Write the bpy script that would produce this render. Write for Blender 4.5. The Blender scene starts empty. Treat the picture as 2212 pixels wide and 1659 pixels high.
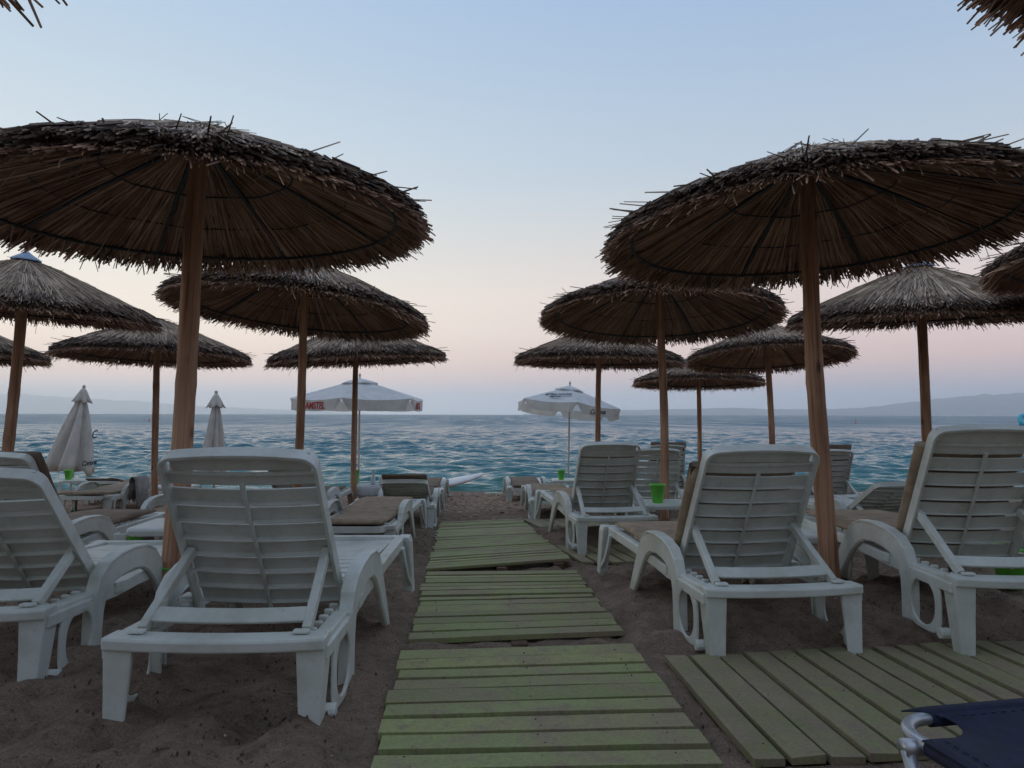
import bpy, bmesh, math, random
import numpy as np
from mathutils import Vector, Matrix, Euler

random.seed(7)
RS = np.random.RandomState(11)
PI = math.pi
scene = bpy.context.scene
COL = scene.collection


def srgb(r, g, b, a=1.0):
    def c(u):
        u /= 255.0
        return u / 12.92 if u <= 0.04045 else ((u + 0.055) / 1.055) ** 2.4
    return (c(r), c(g), c(b), a)


# ------------------------------------------------------------------ camera
CAM = Vector((0, 0, 1.65))
PITCH = math.atan(66 / 1534)
ROLL = 5 / 2212
fwd = Vector((0, math.cos(PITCH), math.sin(PITCH)))
r0 = Vector((1, 0, 0))
u0 = Vector((0, -math.sin(PITCH), math.cos(PITCH)))
RIGHT = math.cos(ROLL) * r0 + math.sin(ROLL) * u0
UP = -math.sin(ROLL) * r0 + math.cos(ROLL) * u0
cd = bpy.data.cameras.new('camera')
cam = bpy.data.objects.new('camera', cd)
COL.objects.link(cam)
cam.matrix_world = Matrix(((RIGHT.x, UP.x, -fwd.x, CAM.x), (RIGHT.y, UP.y, -fwd.y, CAM.y),
                           (RIGHT.z, UP.z, -fwd.z, CAM.z), (0, 0, 0, 1)))
cd.sensor_width = 36
cd.lens = 36 * 1534 / 2212
cd.clip_start = 0.05
cd.clip_end = 60000
scene.camera = cam


# ------------------------------------------------------------------ materials
def new_mat(name):
    m = bpy.data.materials.new(name)
    m.use_nodes = True
    nt = m.node_tree
    b = nt.nodes['Principled BSDF']
    return m, nt, b


def node(nt, typ, **kw):
    n = nt.nodes.new(typ)
    for k, v in kw.items():
        if k.startswith('i_'):
            n.inputs[k[2:].replace('_', ' ')].default_value = v
        else:
            setattr(n, k, v)
    return n


def ramp(nt, stops, interp='LINEAR'):
    r = nt.nodes.new('ShaderNodeValToRGB')
    r.color_ramp.interpolation = interp
    el = r.color_ramp.elements
    while len(el) < len(stops):
        el.new(0.5)
    for e, (p, c) in zip(el, stops):
        e.position = p
        e.color = c if len(c) == 4 else (*c, 1)
    return r


def noise(nt, vec, scale, detail=4, rough=0.55, dist=0.0):
    n = nt.nodes.new('ShaderNodeTexNoise')
    n.inputs['Scale'].default_value = scale
    n.inputs['Detail'].default_value = detail
    n.inputs['Roughness'].default_value = rough
    n.inputs['Distortion'].default_value = dist
    if vec is not None:
        nt.links.new(vec, n.inputs['Vector'])
    return n


def bump(nt, h, strength, dist, base=None):
    b = nt.nodes.new('ShaderNodeBump')
    b.inputs['Strength'].default_value = strength
    b.inputs['Distance'].default_value = dist
    nt.links.new(h, b.inputs['Height'])
    if base is not None:
        nt.links.new(base, b.inputs['Normal'])
    return b


def mixc(nt, fac, a, b, mode='MIX'):
    m = nt.nodes.new('ShaderNodeMix')
    m.data_type = 'RGBA'
    m.blend_type = mode
    for s, v in ((m.inputs[0], fac), (m.inputs[6], a), (m.inputs[7], b)):
        if hasattr(v, 'links') or hasattr(v, 'is_linked'):
            nt.links.new(v, s)
        else:
            s.default_value = v if not isinstance(v, tuple) or len(v) == 4 else (*v, 1)
    return m.outputs[2]


def mapping(nt, vec, scale):
    m = nt.nodes.new('ShaderNodeMapping')
    m.inputs['Scale'].default_value = scale
    nt.links.new(vec, m.inputs['Vector'])
    return m.outputs['Vector']


def simple(name, col, rough=0.5, metal=0.0, var=0.12, scale=8.0, bmp=0.0, dark=None):
    m, nt, b = new_mat(name)
    tc = nt.nodes.new('ShaderNodeTexCoord')
    n = noise(nt, tc.outputs['Object'], scale, 6, 0.6)
    d = dark if dark else tuple(c * (1 - var * 2.2) for c in col)
    l = tuple(min(1, c * (1 + var)) for c in col)
    r = ramp(nt, [(0.3, (*d, 1)), (0.62, (*l, 1))])
    nt.links.new(n.outputs['Fac'], r.inputs['Fac'])
    nt.links.new(r.outputs['Color'], b.inputs['Base Color'])
    b.inputs['Roughness'].default_value = rough
    b.inputs['Metallic'].default_value = metal
    if bmp:
        n2 = noise(nt, tc.outputs['Object'], scale * 12, 3)
        bb = bump(nt, n2.outputs['Fac'], bmp, 0.004)
        nt.links.new(bb.outputs['Normal'], b.inputs['Normal'])
    return m


def plastic_mat():
    m, nt, b = new_mat('white plastic')
    tc = nt.nodes.new('ShaderNodeTexCoord')
    oi = nt.nodes.new('ShaderNodeObjectInfo')
    n = noise(nt, tc.outputs['Object'], 5.0, 7, 0.65)
    r = ramp(nt, [(0.32, (0.49, 0.51, 0.46)), (0.55, (0.64, 0.67, 0.645))])
    nt.links.new(n.outputs['Fac'], r.inputs['Fac'])
    n2 = noise(nt, tc.outputs['Object'], 38.0, 5, 0.7)
    r2 = ramp(nt, [(0.60, (1, 1, 1)), (0.72, (0.72, 0.66, 0.58))])
    nt.links.new(n2.outputs['Fac'], r2.inputs['Fac'])
    c = mixc(nt, 0.55, r.outputs['Color'], r2.outputs['Color'], 'MULTIPLY')
    r4 = ramp(nt, [(0.0, (0.93, 0.93, 0.90)), (0.5, (1.0, 1.0, 1.0)), (1.0, (1.0, 0.985, 0.94))])
    nt.links.new(oi.outputs['Random'], r4.inputs['Fac'])
    c = mixc(nt, 1.0, c, r4.outputs['Color'], 'MULTIPLY')
    nt.links.new(c, b.inputs['Base Color'])
    rr = ramp(nt, [(0.3, (0.36, 0.36, 0.36)), (0.7, (0.55, 0.55, 0.55))])
    nt.links.new(n2.outputs['Fac'], rr.inputs['Fac'])
    nt.links.new(rr.outputs['Color'], b.inputs['Roughness'])
    bb = bump(nt, n2.outputs['Fac'], 0.06, 0.002)
    nt.links.new(bb.outputs['Normal'], b.inputs['Normal'])
    return m


def straw_mat(name, c0, c1, c2):
    m, nt, b = new_mat(name)
    g = nt.nodes.new('ShaderNodeNewGeometry')
    tc = nt.nodes.new('ShaderNodeTexCoord')
    r = ramp(nt, [(0.0, c0), (0.5, c1), (1.0, c2)])
    nt.links.new(g.outputs['Random Per Island'], r.inputs['Fac'])
    n = noise(nt, tc.outputs['Object'], 3.0, 5, 0.6)
    r2 = ramp(nt, [(0.3, (0.55, 0.52, 0.5)), (0.7, (1.15, 1.15, 1.15))])
    nt.links.new(n.outputs['Fac'], r2.inputs['Fac'])
    c = mixc(nt, 1.0, r.outputs['Color'], r2.outputs['Color'], 'MULTIPLY')
    nt.links.new(c, b.inputs['Base Color'])
    b.inputs['Roughness'].default_value = 0.6
    b.inputs['Specular IOR Level'].default_value = 0.3
    return m


def wood_pole_mat():
    m, nt, b = new_mat('pole wood')
    tc = nt.nodes.new('ShaderNodeTexCoord')
    oi = nt.nodes.new('ShaderNodeObjectInfo')
    add = nt.nodes.new('ShaderNodeVectorMath')
    add.operation = 'ADD'
    sc = nt.nodes.new('ShaderNodeVectorMath')
    sc.operation = 'SCALE'
    sc.inputs[3].default_value = 13.0
    comb = nt.nodes.new('ShaderNodeCombineXYZ')
    for k in range(3):
        nt.links.new(oi.outputs['Random'], comb.inputs[k])
    nt.links.new(comb.outputs[0], sc.inputs[0])
    nt.links.new(tc.outputs['Object'], add.inputs[0])
    nt.links.new(sc.outputs[0], add.inputs[1])
    v = mapping(nt, add.outputs[0], (34, 34, 1.1))
    n = noise(nt, v, 1.0, 6, 0.65, 0.6)
    r = ramp(nt, [(0.28, (0.085, 0.038, 0.02)), (0.44, (0.375, 0.195, 0.11)), (0.7, (0.61, 0.37, 0.23))])
    nt.links.new(n.outputs['Fac'], r.inputs['Fac'])
    v2 = mapping(nt, add.outputs[0], (7, 7, 2.2))
    n2 = noise(nt, v2, 1.0, 3, 0.5)
    r2 = ramp(nt, [(0.3, (0.62, 0.55, 0.5)), (0.6, (1, 1, 1))])
    nt.links.new(n2.outputs['Fac'], r2.inputs['Fac'])
    c = mixc(nt, 1.0, r.outputs['Color'], r2.outputs['Color'], 'MULTIPLY')
    vo = nt.nodes.new('ShaderNodeTexVoronoi')
    vo.inputs['Scale'].default_value = 1.0
    nt.links.new(mapping(nt, add.outputs[0], (9, 9, 3.2)), vo.inputs['Vector'])
    r3 = ramp(nt, [(0.05, (0.12, 0.06, 0.04)), (0.16, (1, 1, 1))])
    nt.links.new(vo.outputs['Distance'], r3.inputs['Fac'])
    c = mixc(nt, 1.0, c, r3.outputs['Color'], 'MULTIPLY')
    nt.links.new(c, b.inputs['Base Color'])
    b.inputs['Roughness'].default_value = 0.7
    bb = bump(nt, n.outputs['Fac'], 0.5, 0.006)
    nt.links.new(bb.outputs['Normal'], b.inputs['Normal'])
    return m


def deck_mat(name, tint, worn):
    m, nt, b = new_mat(name)
    tc = nt.nodes.new('ShaderNodeTexCoord')
    g = nt.nodes.new('ShaderNodeNewGeometry')
    oi = nt.nodes.new('ShaderNodeObjectInfo')
    vr = ramp(nt, [(0.0, (0.27, 0.31, 0.15)), (0.35, (0.33, 0.39, 0.185)), (0.7, (0.36, 0.43, 0.21)), (1.0, (0.42, 0.44, 0.22))])
    nt.links.new(g.outputs['Random Per Island'], vr.inputs['Fac'])
    n = noise(nt, tc.outputs['Object'], 3.4, 6, 0.62)
    r = ramp(nt, [(0.44 - worn, (0, 0, 0)), (0.66 - worn, (1, 1, 1))])
    nt.links.new(n.outputs['Fac'], r.inputs['Fac'])
    c0 = mixc(nt, 1.0, vr.outputs['Color'], (*tint, 1), 'MULTIPLY')
    c = mixc(nt, r.outputs['Color'], c0, (0.28, 0.235, 0.14, 1))
    # sand blown over and bare worn patches
    n3 = noise(nt, tc.outputs['Object'], 16.0, 8, 0.72)
    r3 = ramp(nt, [(0.53 - worn, (0, 0, 0)), (0.68 - worn, (0.9, 0.9, 0.9))])
    nt.links.new(n3.outputs['Fac'], r3.inputs['Fac'])
    c = mixc(nt, r3.outputs['Color'], c, (0.25, 0.19, 0.14, 1))
    n4 = noise(nt, tc.outputs['Object'], 90.0, 3, 0.6)
    r4 = ramp(nt, [(0.2, (0.72, 0.72, 0.72)), (0.75, (1.15, 1.15, 1.15))])
    nt.links.new(n4.outputs['Fac'], r4.inputs['Fac'])
    c = mixc(nt, 1.0, c, r4.outputs['Color'], 'MULTIPLY')
    nt.links.new(c, b.inputs['Base Color'])
    b.inputs['Roughness'].default_value = 0.75
    bb = bump(nt, n3.outputs['Fac'], 0.35, 0.004)
    bb2 = bump(nt, n4.outputs['Fac'], 0.3, 0.0015, bb.outputs['Normal'])
    nt.links.new(bb2.outputs['Normal'], b.inputs['Normal'])
    return m


def sand_mat():
    m, nt, b = new_mat('sand')
    tc = nt.nodes.new('ShaderNodeTexCoord')
    pos = tc.outputs['Object']
    n = noise(nt, pos, 2.2, 7, 0.62)
    r = ramp(nt, [(0.3, (0.180, 0.129, 0.096)), (0.7, (0.300, 0.220, 0.168))])
    nt.links.new(n.outputs['Fac'], r.inputs['Fac'])
    n2 = noise(nt, pos, 160.0, 4, 0.7)
    r2 = ramp(nt, [(0.25, (0.45, 0.43, 0.42)), (0.5, (0.95, 0.95, 0.95)), (0.78, (1.6, 1.55, 1.45))])
    nt.links.new(n2.outputs['Fac'], r2.inputs['Fac'])
    c = mixc(nt, 1.0, r.outputs['Color'], r2.outputs['Color'], 'MULTIPLY')
    n8 = noise(nt, pos, 13.0, 6, 0.68)
    r8 = ramp(nt, [(0.34, (0.68, 0.67, 0.66)), (0.52, (1.0, 1.0, 1.0)), (0.72, (1.22, 1.21, 1.19))])
    nt.links.new(n8.outputs['Fac'], r8.inputs['Fac'])
    c = mixc(nt, 1.0, c, r8.outputs['Color'], 'MULTIPLY')
    # dark organic specks
    n5 = noise(nt, pos, 58.0, 4, 0.62)
    r5 = ramp(nt, [(0.60, (1, 1, 1)), (0.67, (0.16, 0.14, 0.13))])
    nt.links.new(n5.outputs['Fac'], r5.inputs['Fac'])
    c = mixc(nt, 0.6, c, r5.outputs['Color'], 'MULTIPLY')
    # shingle and wet sand towards the water
    sep = nt.nodes.new('ShaderNodeSeparateXYZ')
    nt.links.new(pos, sep.inputs[0])
    mr = nt.nodes.new('ShaderNodeMapRange')
    mr.inputs['From Min'].default_value = 8.8
    mr.inputs['From Max'].default_value = 12.0
    nt.links.new(sep.outputs['Y'], mr.inputs['Value'])
    vo = nt.nodes.new('ShaderNodeTexVoronoi')
    vo.inputs['Scale'].default_value = 19.0
    nt.links.new(pos, vo.inputs['Vector'])
    r6 = ramp(nt, [(0.0, (0.14, 0.075, 0.045)), (0.35, (0.38, 0.24, 0.15)), (0.6, (0.27, 0.17, 0.11)), (0.85, (0.55, 0.41, 0.30)), (1, (0.25, 0.2, 0.17))])
    sp = nt.nodes.new('ShaderNodeSeparateColor')
    nt.links.new(vo.outputs['Color'], sp.inputs[0])
    nt.links.new(sp.outputs[0], r6.inputs['Fac'])
    mul = nt.nodes.new('ShaderNodeMath')
    mul.operation = 'MULTIPLY'
    mul.inputs[1].default_value = 0.8
    nt.links.new(mr.outputs[0], mul.inputs[0])
    c = mixc(nt, mul.outputs[0], c, r6.outputs['Color'])
    mr2 = nt.nodes.new('ShaderNodeMapRange')
    mr2.inputs['From Min'].default_value = 13.4
    mr2.inputs['From Max'].default_value = 14.3
    nt.links.new(sep.outputs['Y'], mr2.inputs['Value'])
    c = mixc(nt, mr2.outputs[0], c, mixc(nt, 1.0, c, (0.45, 0.40, 0.36, 1), 'MULTIPLY'))
    nt.links.new(c, b.inputs['Base Color'])
    rr = nt.nodes.new('ShaderNodeMapRange')
    rr.inputs['To Min'].default_value = 0.92
    rr.inputs['To Max'].default_value = 0.6
    nt.links.new(mr2.outputs[0], rr.inputs['Value'])
    nt.links.new(rr.outputs[0], b.inputs['Roughness'])
    b.inputs['Specular IOR Level'].default_value = 0.25
    b1 = bump(nt, n2.outputs['Fac'], 0.5, 0.004)
    n7 = noise(nt, pos, 22.0, 5, 0.65)
    b2 = bump(nt, n7.outputs['Fac'], 1.0, 0.038, b1.outputs['Normal'])
    nt.links.new(b2.outputs['Normal'], b.inputs['Normal'])
    return m


def sea_mat():
    m, nt, b = new_mat('sea water')
    tc = nt.nodes.new('ShaderNodeTexCoord')
    pos = tc.outputs['Object']
    sep = nt.nodes.new('ShaderNodeSeparateXYZ')
    nt.links.new(pos, sep.inputs[0])
    mr = nt.nodes.new('ShaderNodeMapRange')
    mr.inputs['From Min'].default_value = 14.0
    mr.inputs['From Max'].default_value = 60.0
    nt.links.new(sep.outputs['Y'], mr.inputs['Value'])
    r = ramp(nt, [(0.0, (0.055, 0.17, 0.145)), (0.10, (0.024, 0.145, 0.16)), (0.4, (0.014, 0.125, 0.165)), (1.0, (0.014, 0.115, 0.18))])
    nt.links.new(mr.outputs[0], r.inputs['Fac'])
    nt.links.new(r.outputs['Color'], b.inputs['Base Color'])
    mrr = nt.nodes.new('ShaderNodeMapRange')       # unresolved far ripples widen the reflection
    mrr.interpolation_type = 'SMOOTHSTEP'
    mrr.inputs['From Min'].default_value = 16.0
    mrr.inputs['From Max'].default_value = 130.0
    mrr.inputs['To Min'].default_value = 0.07
    mrr.inputs['To Max'].default_value = 0.42
    nt.links.new(sep.outputs['Y'], mrr.inputs['Value'])
    vg = mapping(nt, pos, (0.16, 0.022, 1.0))
    ng = noise(nt, vg, 1.0, 7, 0.7, 0.5)
    rg = ramp(nt, [(0.36, (0.55, 0.55, 0.55)), (0.64, (1.35, 1.35, 1.35))])
    nt.links.new(ng.outputs['Fac'], rg.inputs['Fac'])
    mg = nt.nodes.new('ShaderNodeMath')
    mg.operation = 'MULTIPLY'
    nt.links.new(mrr.outputs[0], mg.inputs[0])
    nt.links.new(rg.outputs['Color'], mg.inputs[1])
    nt.links.new(mg.outputs[0], b.inputs['Roughness'])
    b.inputs['IOR'].default_value = 1.333
    v = mapping(nt, pos, (0.55, 1.1, 1.0))
    n1 = noise(nt, v, 2.0, 5, 0.6, 0.4)
    b1 = bump(nt, n1.outputs['Fac'], 1.0, 0.13)
    v2 = mapping(nt, pos, (0.10, 0.22, 1.0))
    n2 = noise(nt, v2, 1.0, 5, 0.6, 0.3)
    b2 = bump(nt, n2.outputs['Fac'], 1.0, 0.7, b1.outputs['Normal'])
    nt.links.new(b2.outputs['Normal'], b.inputs['Normal'])
    return m


M = {}
M['plastic'] = plastic_mat()
M['straw_top'] = straw_mat('weathered reed', (0.19, 0.138, 0.095), (0.38, 0.285, 0.205), (0.60, 0.475, 0.36))
M['straw_under'] = straw_mat('brown reed', (0.22, 0.118, 0.072), (0.39, 0.225, 0.145), (0.55, 0.35, 0.24))
M['straw_rim'] = straw_mat('dark cut reed ends', (0.055, 0.034, 0.026), (0.12, 0.078, 0.058), (0.24, 0.165, 0.125))
M['straw_core'] = simple('reed core', (0.20, 0.12, 0.075), 0.9, 0, 0.3, 20)
M['pole'] = wood_pole_mat()
M['frame_metal'] = simple('dark frame metal', (0.040, 0.044, 0.046), 0.55, 0.3, 0.2, 12)
M['cap_metal'] = simple('blue grey cap', (0.20, 0.30, 0.42), 0.45, 0.2, 0.12, 14)
M['deck'] = deck_mat('green painted planks', (0.80, 0.77, 0.62), 0.02)
M['deck_worn'] = deck_mat('worn olive planks', (0.66, 0.60, 0.52), 0.08)
M['nail'] = simple('rusty nail head', (0.10, 0.07, 0.05), 0.6, 0.3, 0.2, 40)
M['stringer'] = simple('bare timber', (0.13, 0.075, 0.05), 0.85, 0, 0.2, 12, 0.4)
M['sand'] = sand_mat()
M['sea'] = sea_mat()
M['cushion'] = simple('tan cushion cloth', (0.34, 0.255, 0.175), 0.9, 0, 0.14, 14, 0.5)
M['cushion_dark'] = simple('brown cushion cloth', (0.19, 0.14, 0.10), 0.9, 0, 0.14, 14, 0.5)
M['canvas'] = simple('off white canvas', (0.78, 0.74, 0.68), 0.85, 0, 0.07, 5, 0.3)
M['canvas_white'] = simple('white canvas', (0.86, 0.87, 0.88), 0.85, 0, 0.05, 5, 0.3)
M['canvas_beige'] = simple('beige valance', (0.52, 0.45, 0.37), 0.85, 0, 0.08, 5, 0.3)
for cn in ('canvas', 'canvas_white', 'canvas_beige'):
    cnt = M[cn].node_tree
    pb = cnt.nodes['Principled BSDF']
    tl = cnt.nodes.new('ShaderNodeBsdfTranslucent')
    ms = cnt.nodes.new('ShaderNodeMixShader')
    ms.inputs[0].default_value = 0.42
    cnt.links.new(pb.inputs['Base Color'].links[0].from_socket, tl.inputs['Color'])
    cnt.links.new(pb.outputs[0], ms.inputs[1])
    cnt.links.new(tl.outputs[0], ms.inputs[2])
    cnt.links.new(ms.outputs[0], cnt.nodes['Material Output'].inputs['Surface'])
M['red_print'] = simple('red print', (0.42, 0.028, 0.03), 0.7)
M['navy_print'] = simple('navy print', (0.02, 0.028, 0.07), 0.7)
M['alu'] = simple('aluminium tube', (0.50, 0.52, 0.55), 0.42, 0.85, 0.08, 16)
M['navy'] = simple('navy sling fabric', (0.008, 0.013, 0.045), 0.8, 0, 0.2, 30, 0.3)
M['green'] = simple('green plastic', (0.15, 0.62, 0.06), 0.4, 0, 0.1, 9)
M['board'] = simple('white board', (0.76, 0.77, 0.76), 0.3, 0, 0.05, 4)
M['glass'] = simple('clear drink glass', (0.60, 0.63, 0.66), 0.12, 0, 0.05, 9)
M['pink'] = simple('faded pink buoy', (0.62, 0.26, 0.24), 0.5, 0, 0.1, 3)
M['turq'] = simple('turquoise vinyl', (0.05, 0.42, 0.55), 0.35, 0, 0.1, 3)
M['blue_vinyl'] = simple('blue vinyl', (0.02, 0.10, 0.32), 0.35, 0, 0.1, 3)
M['hills'] = simple('hillside scrub', (0.055, 0.070, 0.050), 0.9, 0, 0.25, 0.004)
M['debris'] = simple('dry seaweed', (0.060, 0.045, 0.034), 0.9, 0, 0.3, 30)
M['pebble'] = straw_mat('pebbles', (0.12, 0.06, 0.04), (0.28, 0.20, 0.15), (0.55, 0.48, 0.42))
M['towel'] = simple('grey towel', (0.36, 0.35, 0.34), 0.95, 0, 0.1, 14, 0.5)


# ------------------------------------------------------------------ mesh helpers
class MB:
    def __init__(s):
        s.v = []
        s.f = []
        s.m = []

    def quadstrip(s, rings, closed=True, caps=True, mat=0):
        """rings: list of equal-length point lists"""
        b = len(s.v)
        n = len(rings[0])
        for r in rings:
            s.v += [tuple(p) for p in r]
        for i in range(len(rings) - 1):
            for j in range(n if closed else n - 1):
                k = (j + 1) % n
                s.f.append((b + i * n + j, b + i * n + k, b + (i + 1) * n + k, b + (i + 1) * n + j))
                s.m.append(mat)
        if caps and closed:
            s.f.append(tuple(b + j for j in range(n))[::-1])
            s.m.append(mat)
            e = b + (len(rings) - 1) * n
            s.f.append(tuple(e + j for j in range(n)))
            s.m.append(mat)
        return s

    def box(s, c, d, rot=None, mat=0):
        hx, hy, hz = d[0] / 2, d[1] / 2, d[2] / 2
        pts = []
        for z in (-hz, hz):
            ring = []
            for x, y in ((-hx, -hy), (hx, -hy), (hx, hy), (-hx, hy)):
                p = Vector((x, y, z))
                if rot is not None:
                    p = rot @ p
                ring.append((p.x + c[0], p.y + c[1], p.z + c[2]))
            pts.append(ring)
        return s.quadstrip(pts, mat=mat)

    def sweep(s, path, w, h, side=(1, 0, 0), closed=False, mat=0, ws=None, hs=None):
        """rectangular bar along a path; w along `side`, h along side x tangent"""
        rings = []
        n = len(path)
        sd = Vector(side).normalized()
        P = [Vector(p) for p in path]
        for i in range(n):
            a = P[max(i - 1, 0)]
            b = P[min(i + 1, n - 1)]
            t = (b - a).normalized()
            nn = sd.cross(t)
            if nn.length < 1e-5:
                nn = Vector((0, 0, 1))
            nn.normalize()
            s2 = t.cross(nn).normalized()
            if s2.dot(sd) < 0:
                s2 = -s2
            ww = (ws[i] if ws else w) / 2
            hh = (hs[i] if hs else h) / 2
            rings.append([P[i] - s2 * ww - nn * hh, P[i] + s2 * ww - nn * hh, P[i] + s2 * ww + nn * hh, P[i] - s2 * ww + nn * hh])
        return s.quadstrip(rings, mat=mat)

    def tube(s, path, rad, n=8, mat=0, caps=True):
        P = [Vector(p) for p in path]
        rings = []
        ref = None
        for i in range(len(P)):
            t = (P[min(i + 1, len(P) - 1)] - P[max(i - 1, 0)]).normalized()
            if ref is None:
                ref = Vector((0, 0, 1)) if abs(t.z) < 0.9 else Vector((1, 0, 0))
            u = (ref - t * ref.dot(t)).normalized()
            ref = u
            w = t.cross(u)
            r = rad[i] if isinstance(rad, (list, tuple)) else rad
            rings.append([P[i] + r * (math.cos(2 * PI * k / n) * u + math.sin(2 * PI * k / n) * w) for k in range(n)])
        return s.quadstrip(rings, caps=caps, mat=mat)

    def lathe(s, prof, n=20, c=(0, 0, 0), mat=0):
        rings = [[(c[0] + r * math.cos(2 * PI * k / n), c[1] + r * math.sin(2 * PI * k / n), c[2] + z) for k in range(n)] for r, z in prof]
        return s.quadstrip(rings, caps=True, mat=mat)

    def band(s, outer, inner, x0, x1, mat=0):
        """plate between two (y,z) polylines, from x0 to x1"""
        rings = []
        for (oy, oz), (iy, iz) in zip(outer, inner):
            rings.append([(x0, oy, oz), (x1, oy, oz), (x1, iy, iz), (x0, iy, iz)])
        return s.quadstrip(rings, mat=mat)

    def mesh(s, name, mats, smooth=False):
        me = bpy.data.meshes.new(name)
        me.from_pydata(s.v, [], s.f)
        if not isinstance(mats, (list, tuple)):
            mats = [mats]
        for m in mats:
            me.materials.append(m)
        if len(mats) > 1:
            me.polygons.foreach_set('material_index', s.m)
        bm = bmesh.new()
        bm.from_mesh(me)
        bmesh.ops.recalc_face_normals(bm, faces=bm.faces)
        bm.to_mesh(me)
        bm.free()
        if smooth:
            me.polygons.foreach_set('use_smooth', [True] * len(me.polygons))
        return me


def put(name, me, parent=None, loc=(0, 0, 0), rot=(0, 0, 0), bevel=0.0, seg=2):
    o = bpy.data.objects.new(name, me)
    COL.objects.link(o)
    o.location = loc
    o.rotation_euler = rot
    if parent is not None:
        o.parent = parent
    if bevel:
        b = o.modifiers.new('bevel', 'BEVEL')
        b.width = bevel
        b.segments = seg
        b.limit_method = 'ANGLE'
        b.angle_limit = math.radians(35)
        b.harden_normals = False
    return o


def empty(name, loc, rot=(0, 0, 0)):
    o = bpy.data.objects.new(name, None)
    COL.objects.link(o)
    o.location = loc
    o.rotation_euler = rot
    o.empty_display_size = 0.1
    return o


def tag(o, label=None, cat=None, group=None, kind=None):
    if label:
        o['label'] = label
    if cat:
        o['category'] = cat
    if group:
        o['group'] = group
    if kind:
        o['kind'] = kind
    return o


# ------------------------------------------------------------------ ground height
BUMPS = []          # (x, y, dz, sigma): the sand heaped or hollowed under furniture


def slope(x, y):
    return 0.84 - 0.055 * y


def vnoise(x, y, seed):
    """smooth value noise on numpy arrays, about -1..1"""
    r = np.random.RandomState(seed)
    T = r.uniform(-1, 1, (256, 256))
    xi = np.floor(x).astype(int)
    yi = np.floor(y).astype(int)
    fx = x - xi
    fy = y - yi
    fx = fx * fx * (3 - 2 * fx)
    fy = fy * fy * (3 - 2 * fy)
    a = T[xi % 256, yi % 256]
    b = T[(xi + 1) % 256, yi % 256]
    c = T[xi % 256, (yi + 1) % 256]
    d = T[(xi + 1) % 256, (yi + 1) % 256]
    return (a * (1 - fx) + b * fx) * (1 - fy) + (c * (1 - fx) + d * fx) * fy


def gbase(x, y):
    z = slope(x, y)
    for bx, by, dz, sg in BUMPS:
        z = z + dz * np.exp(-(((x - bx) ** 2 + (y - by) ** 2) / (2 * sg * sg)))
    return z


# ------------------------------------------------------------------ sun loungers
BARW, BACKW, BACKL, PIVY, PIVZ, LEN = 0.66, 0.525, 0.695, 0.53, 0.215, 1.70
LM = {}


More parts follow.
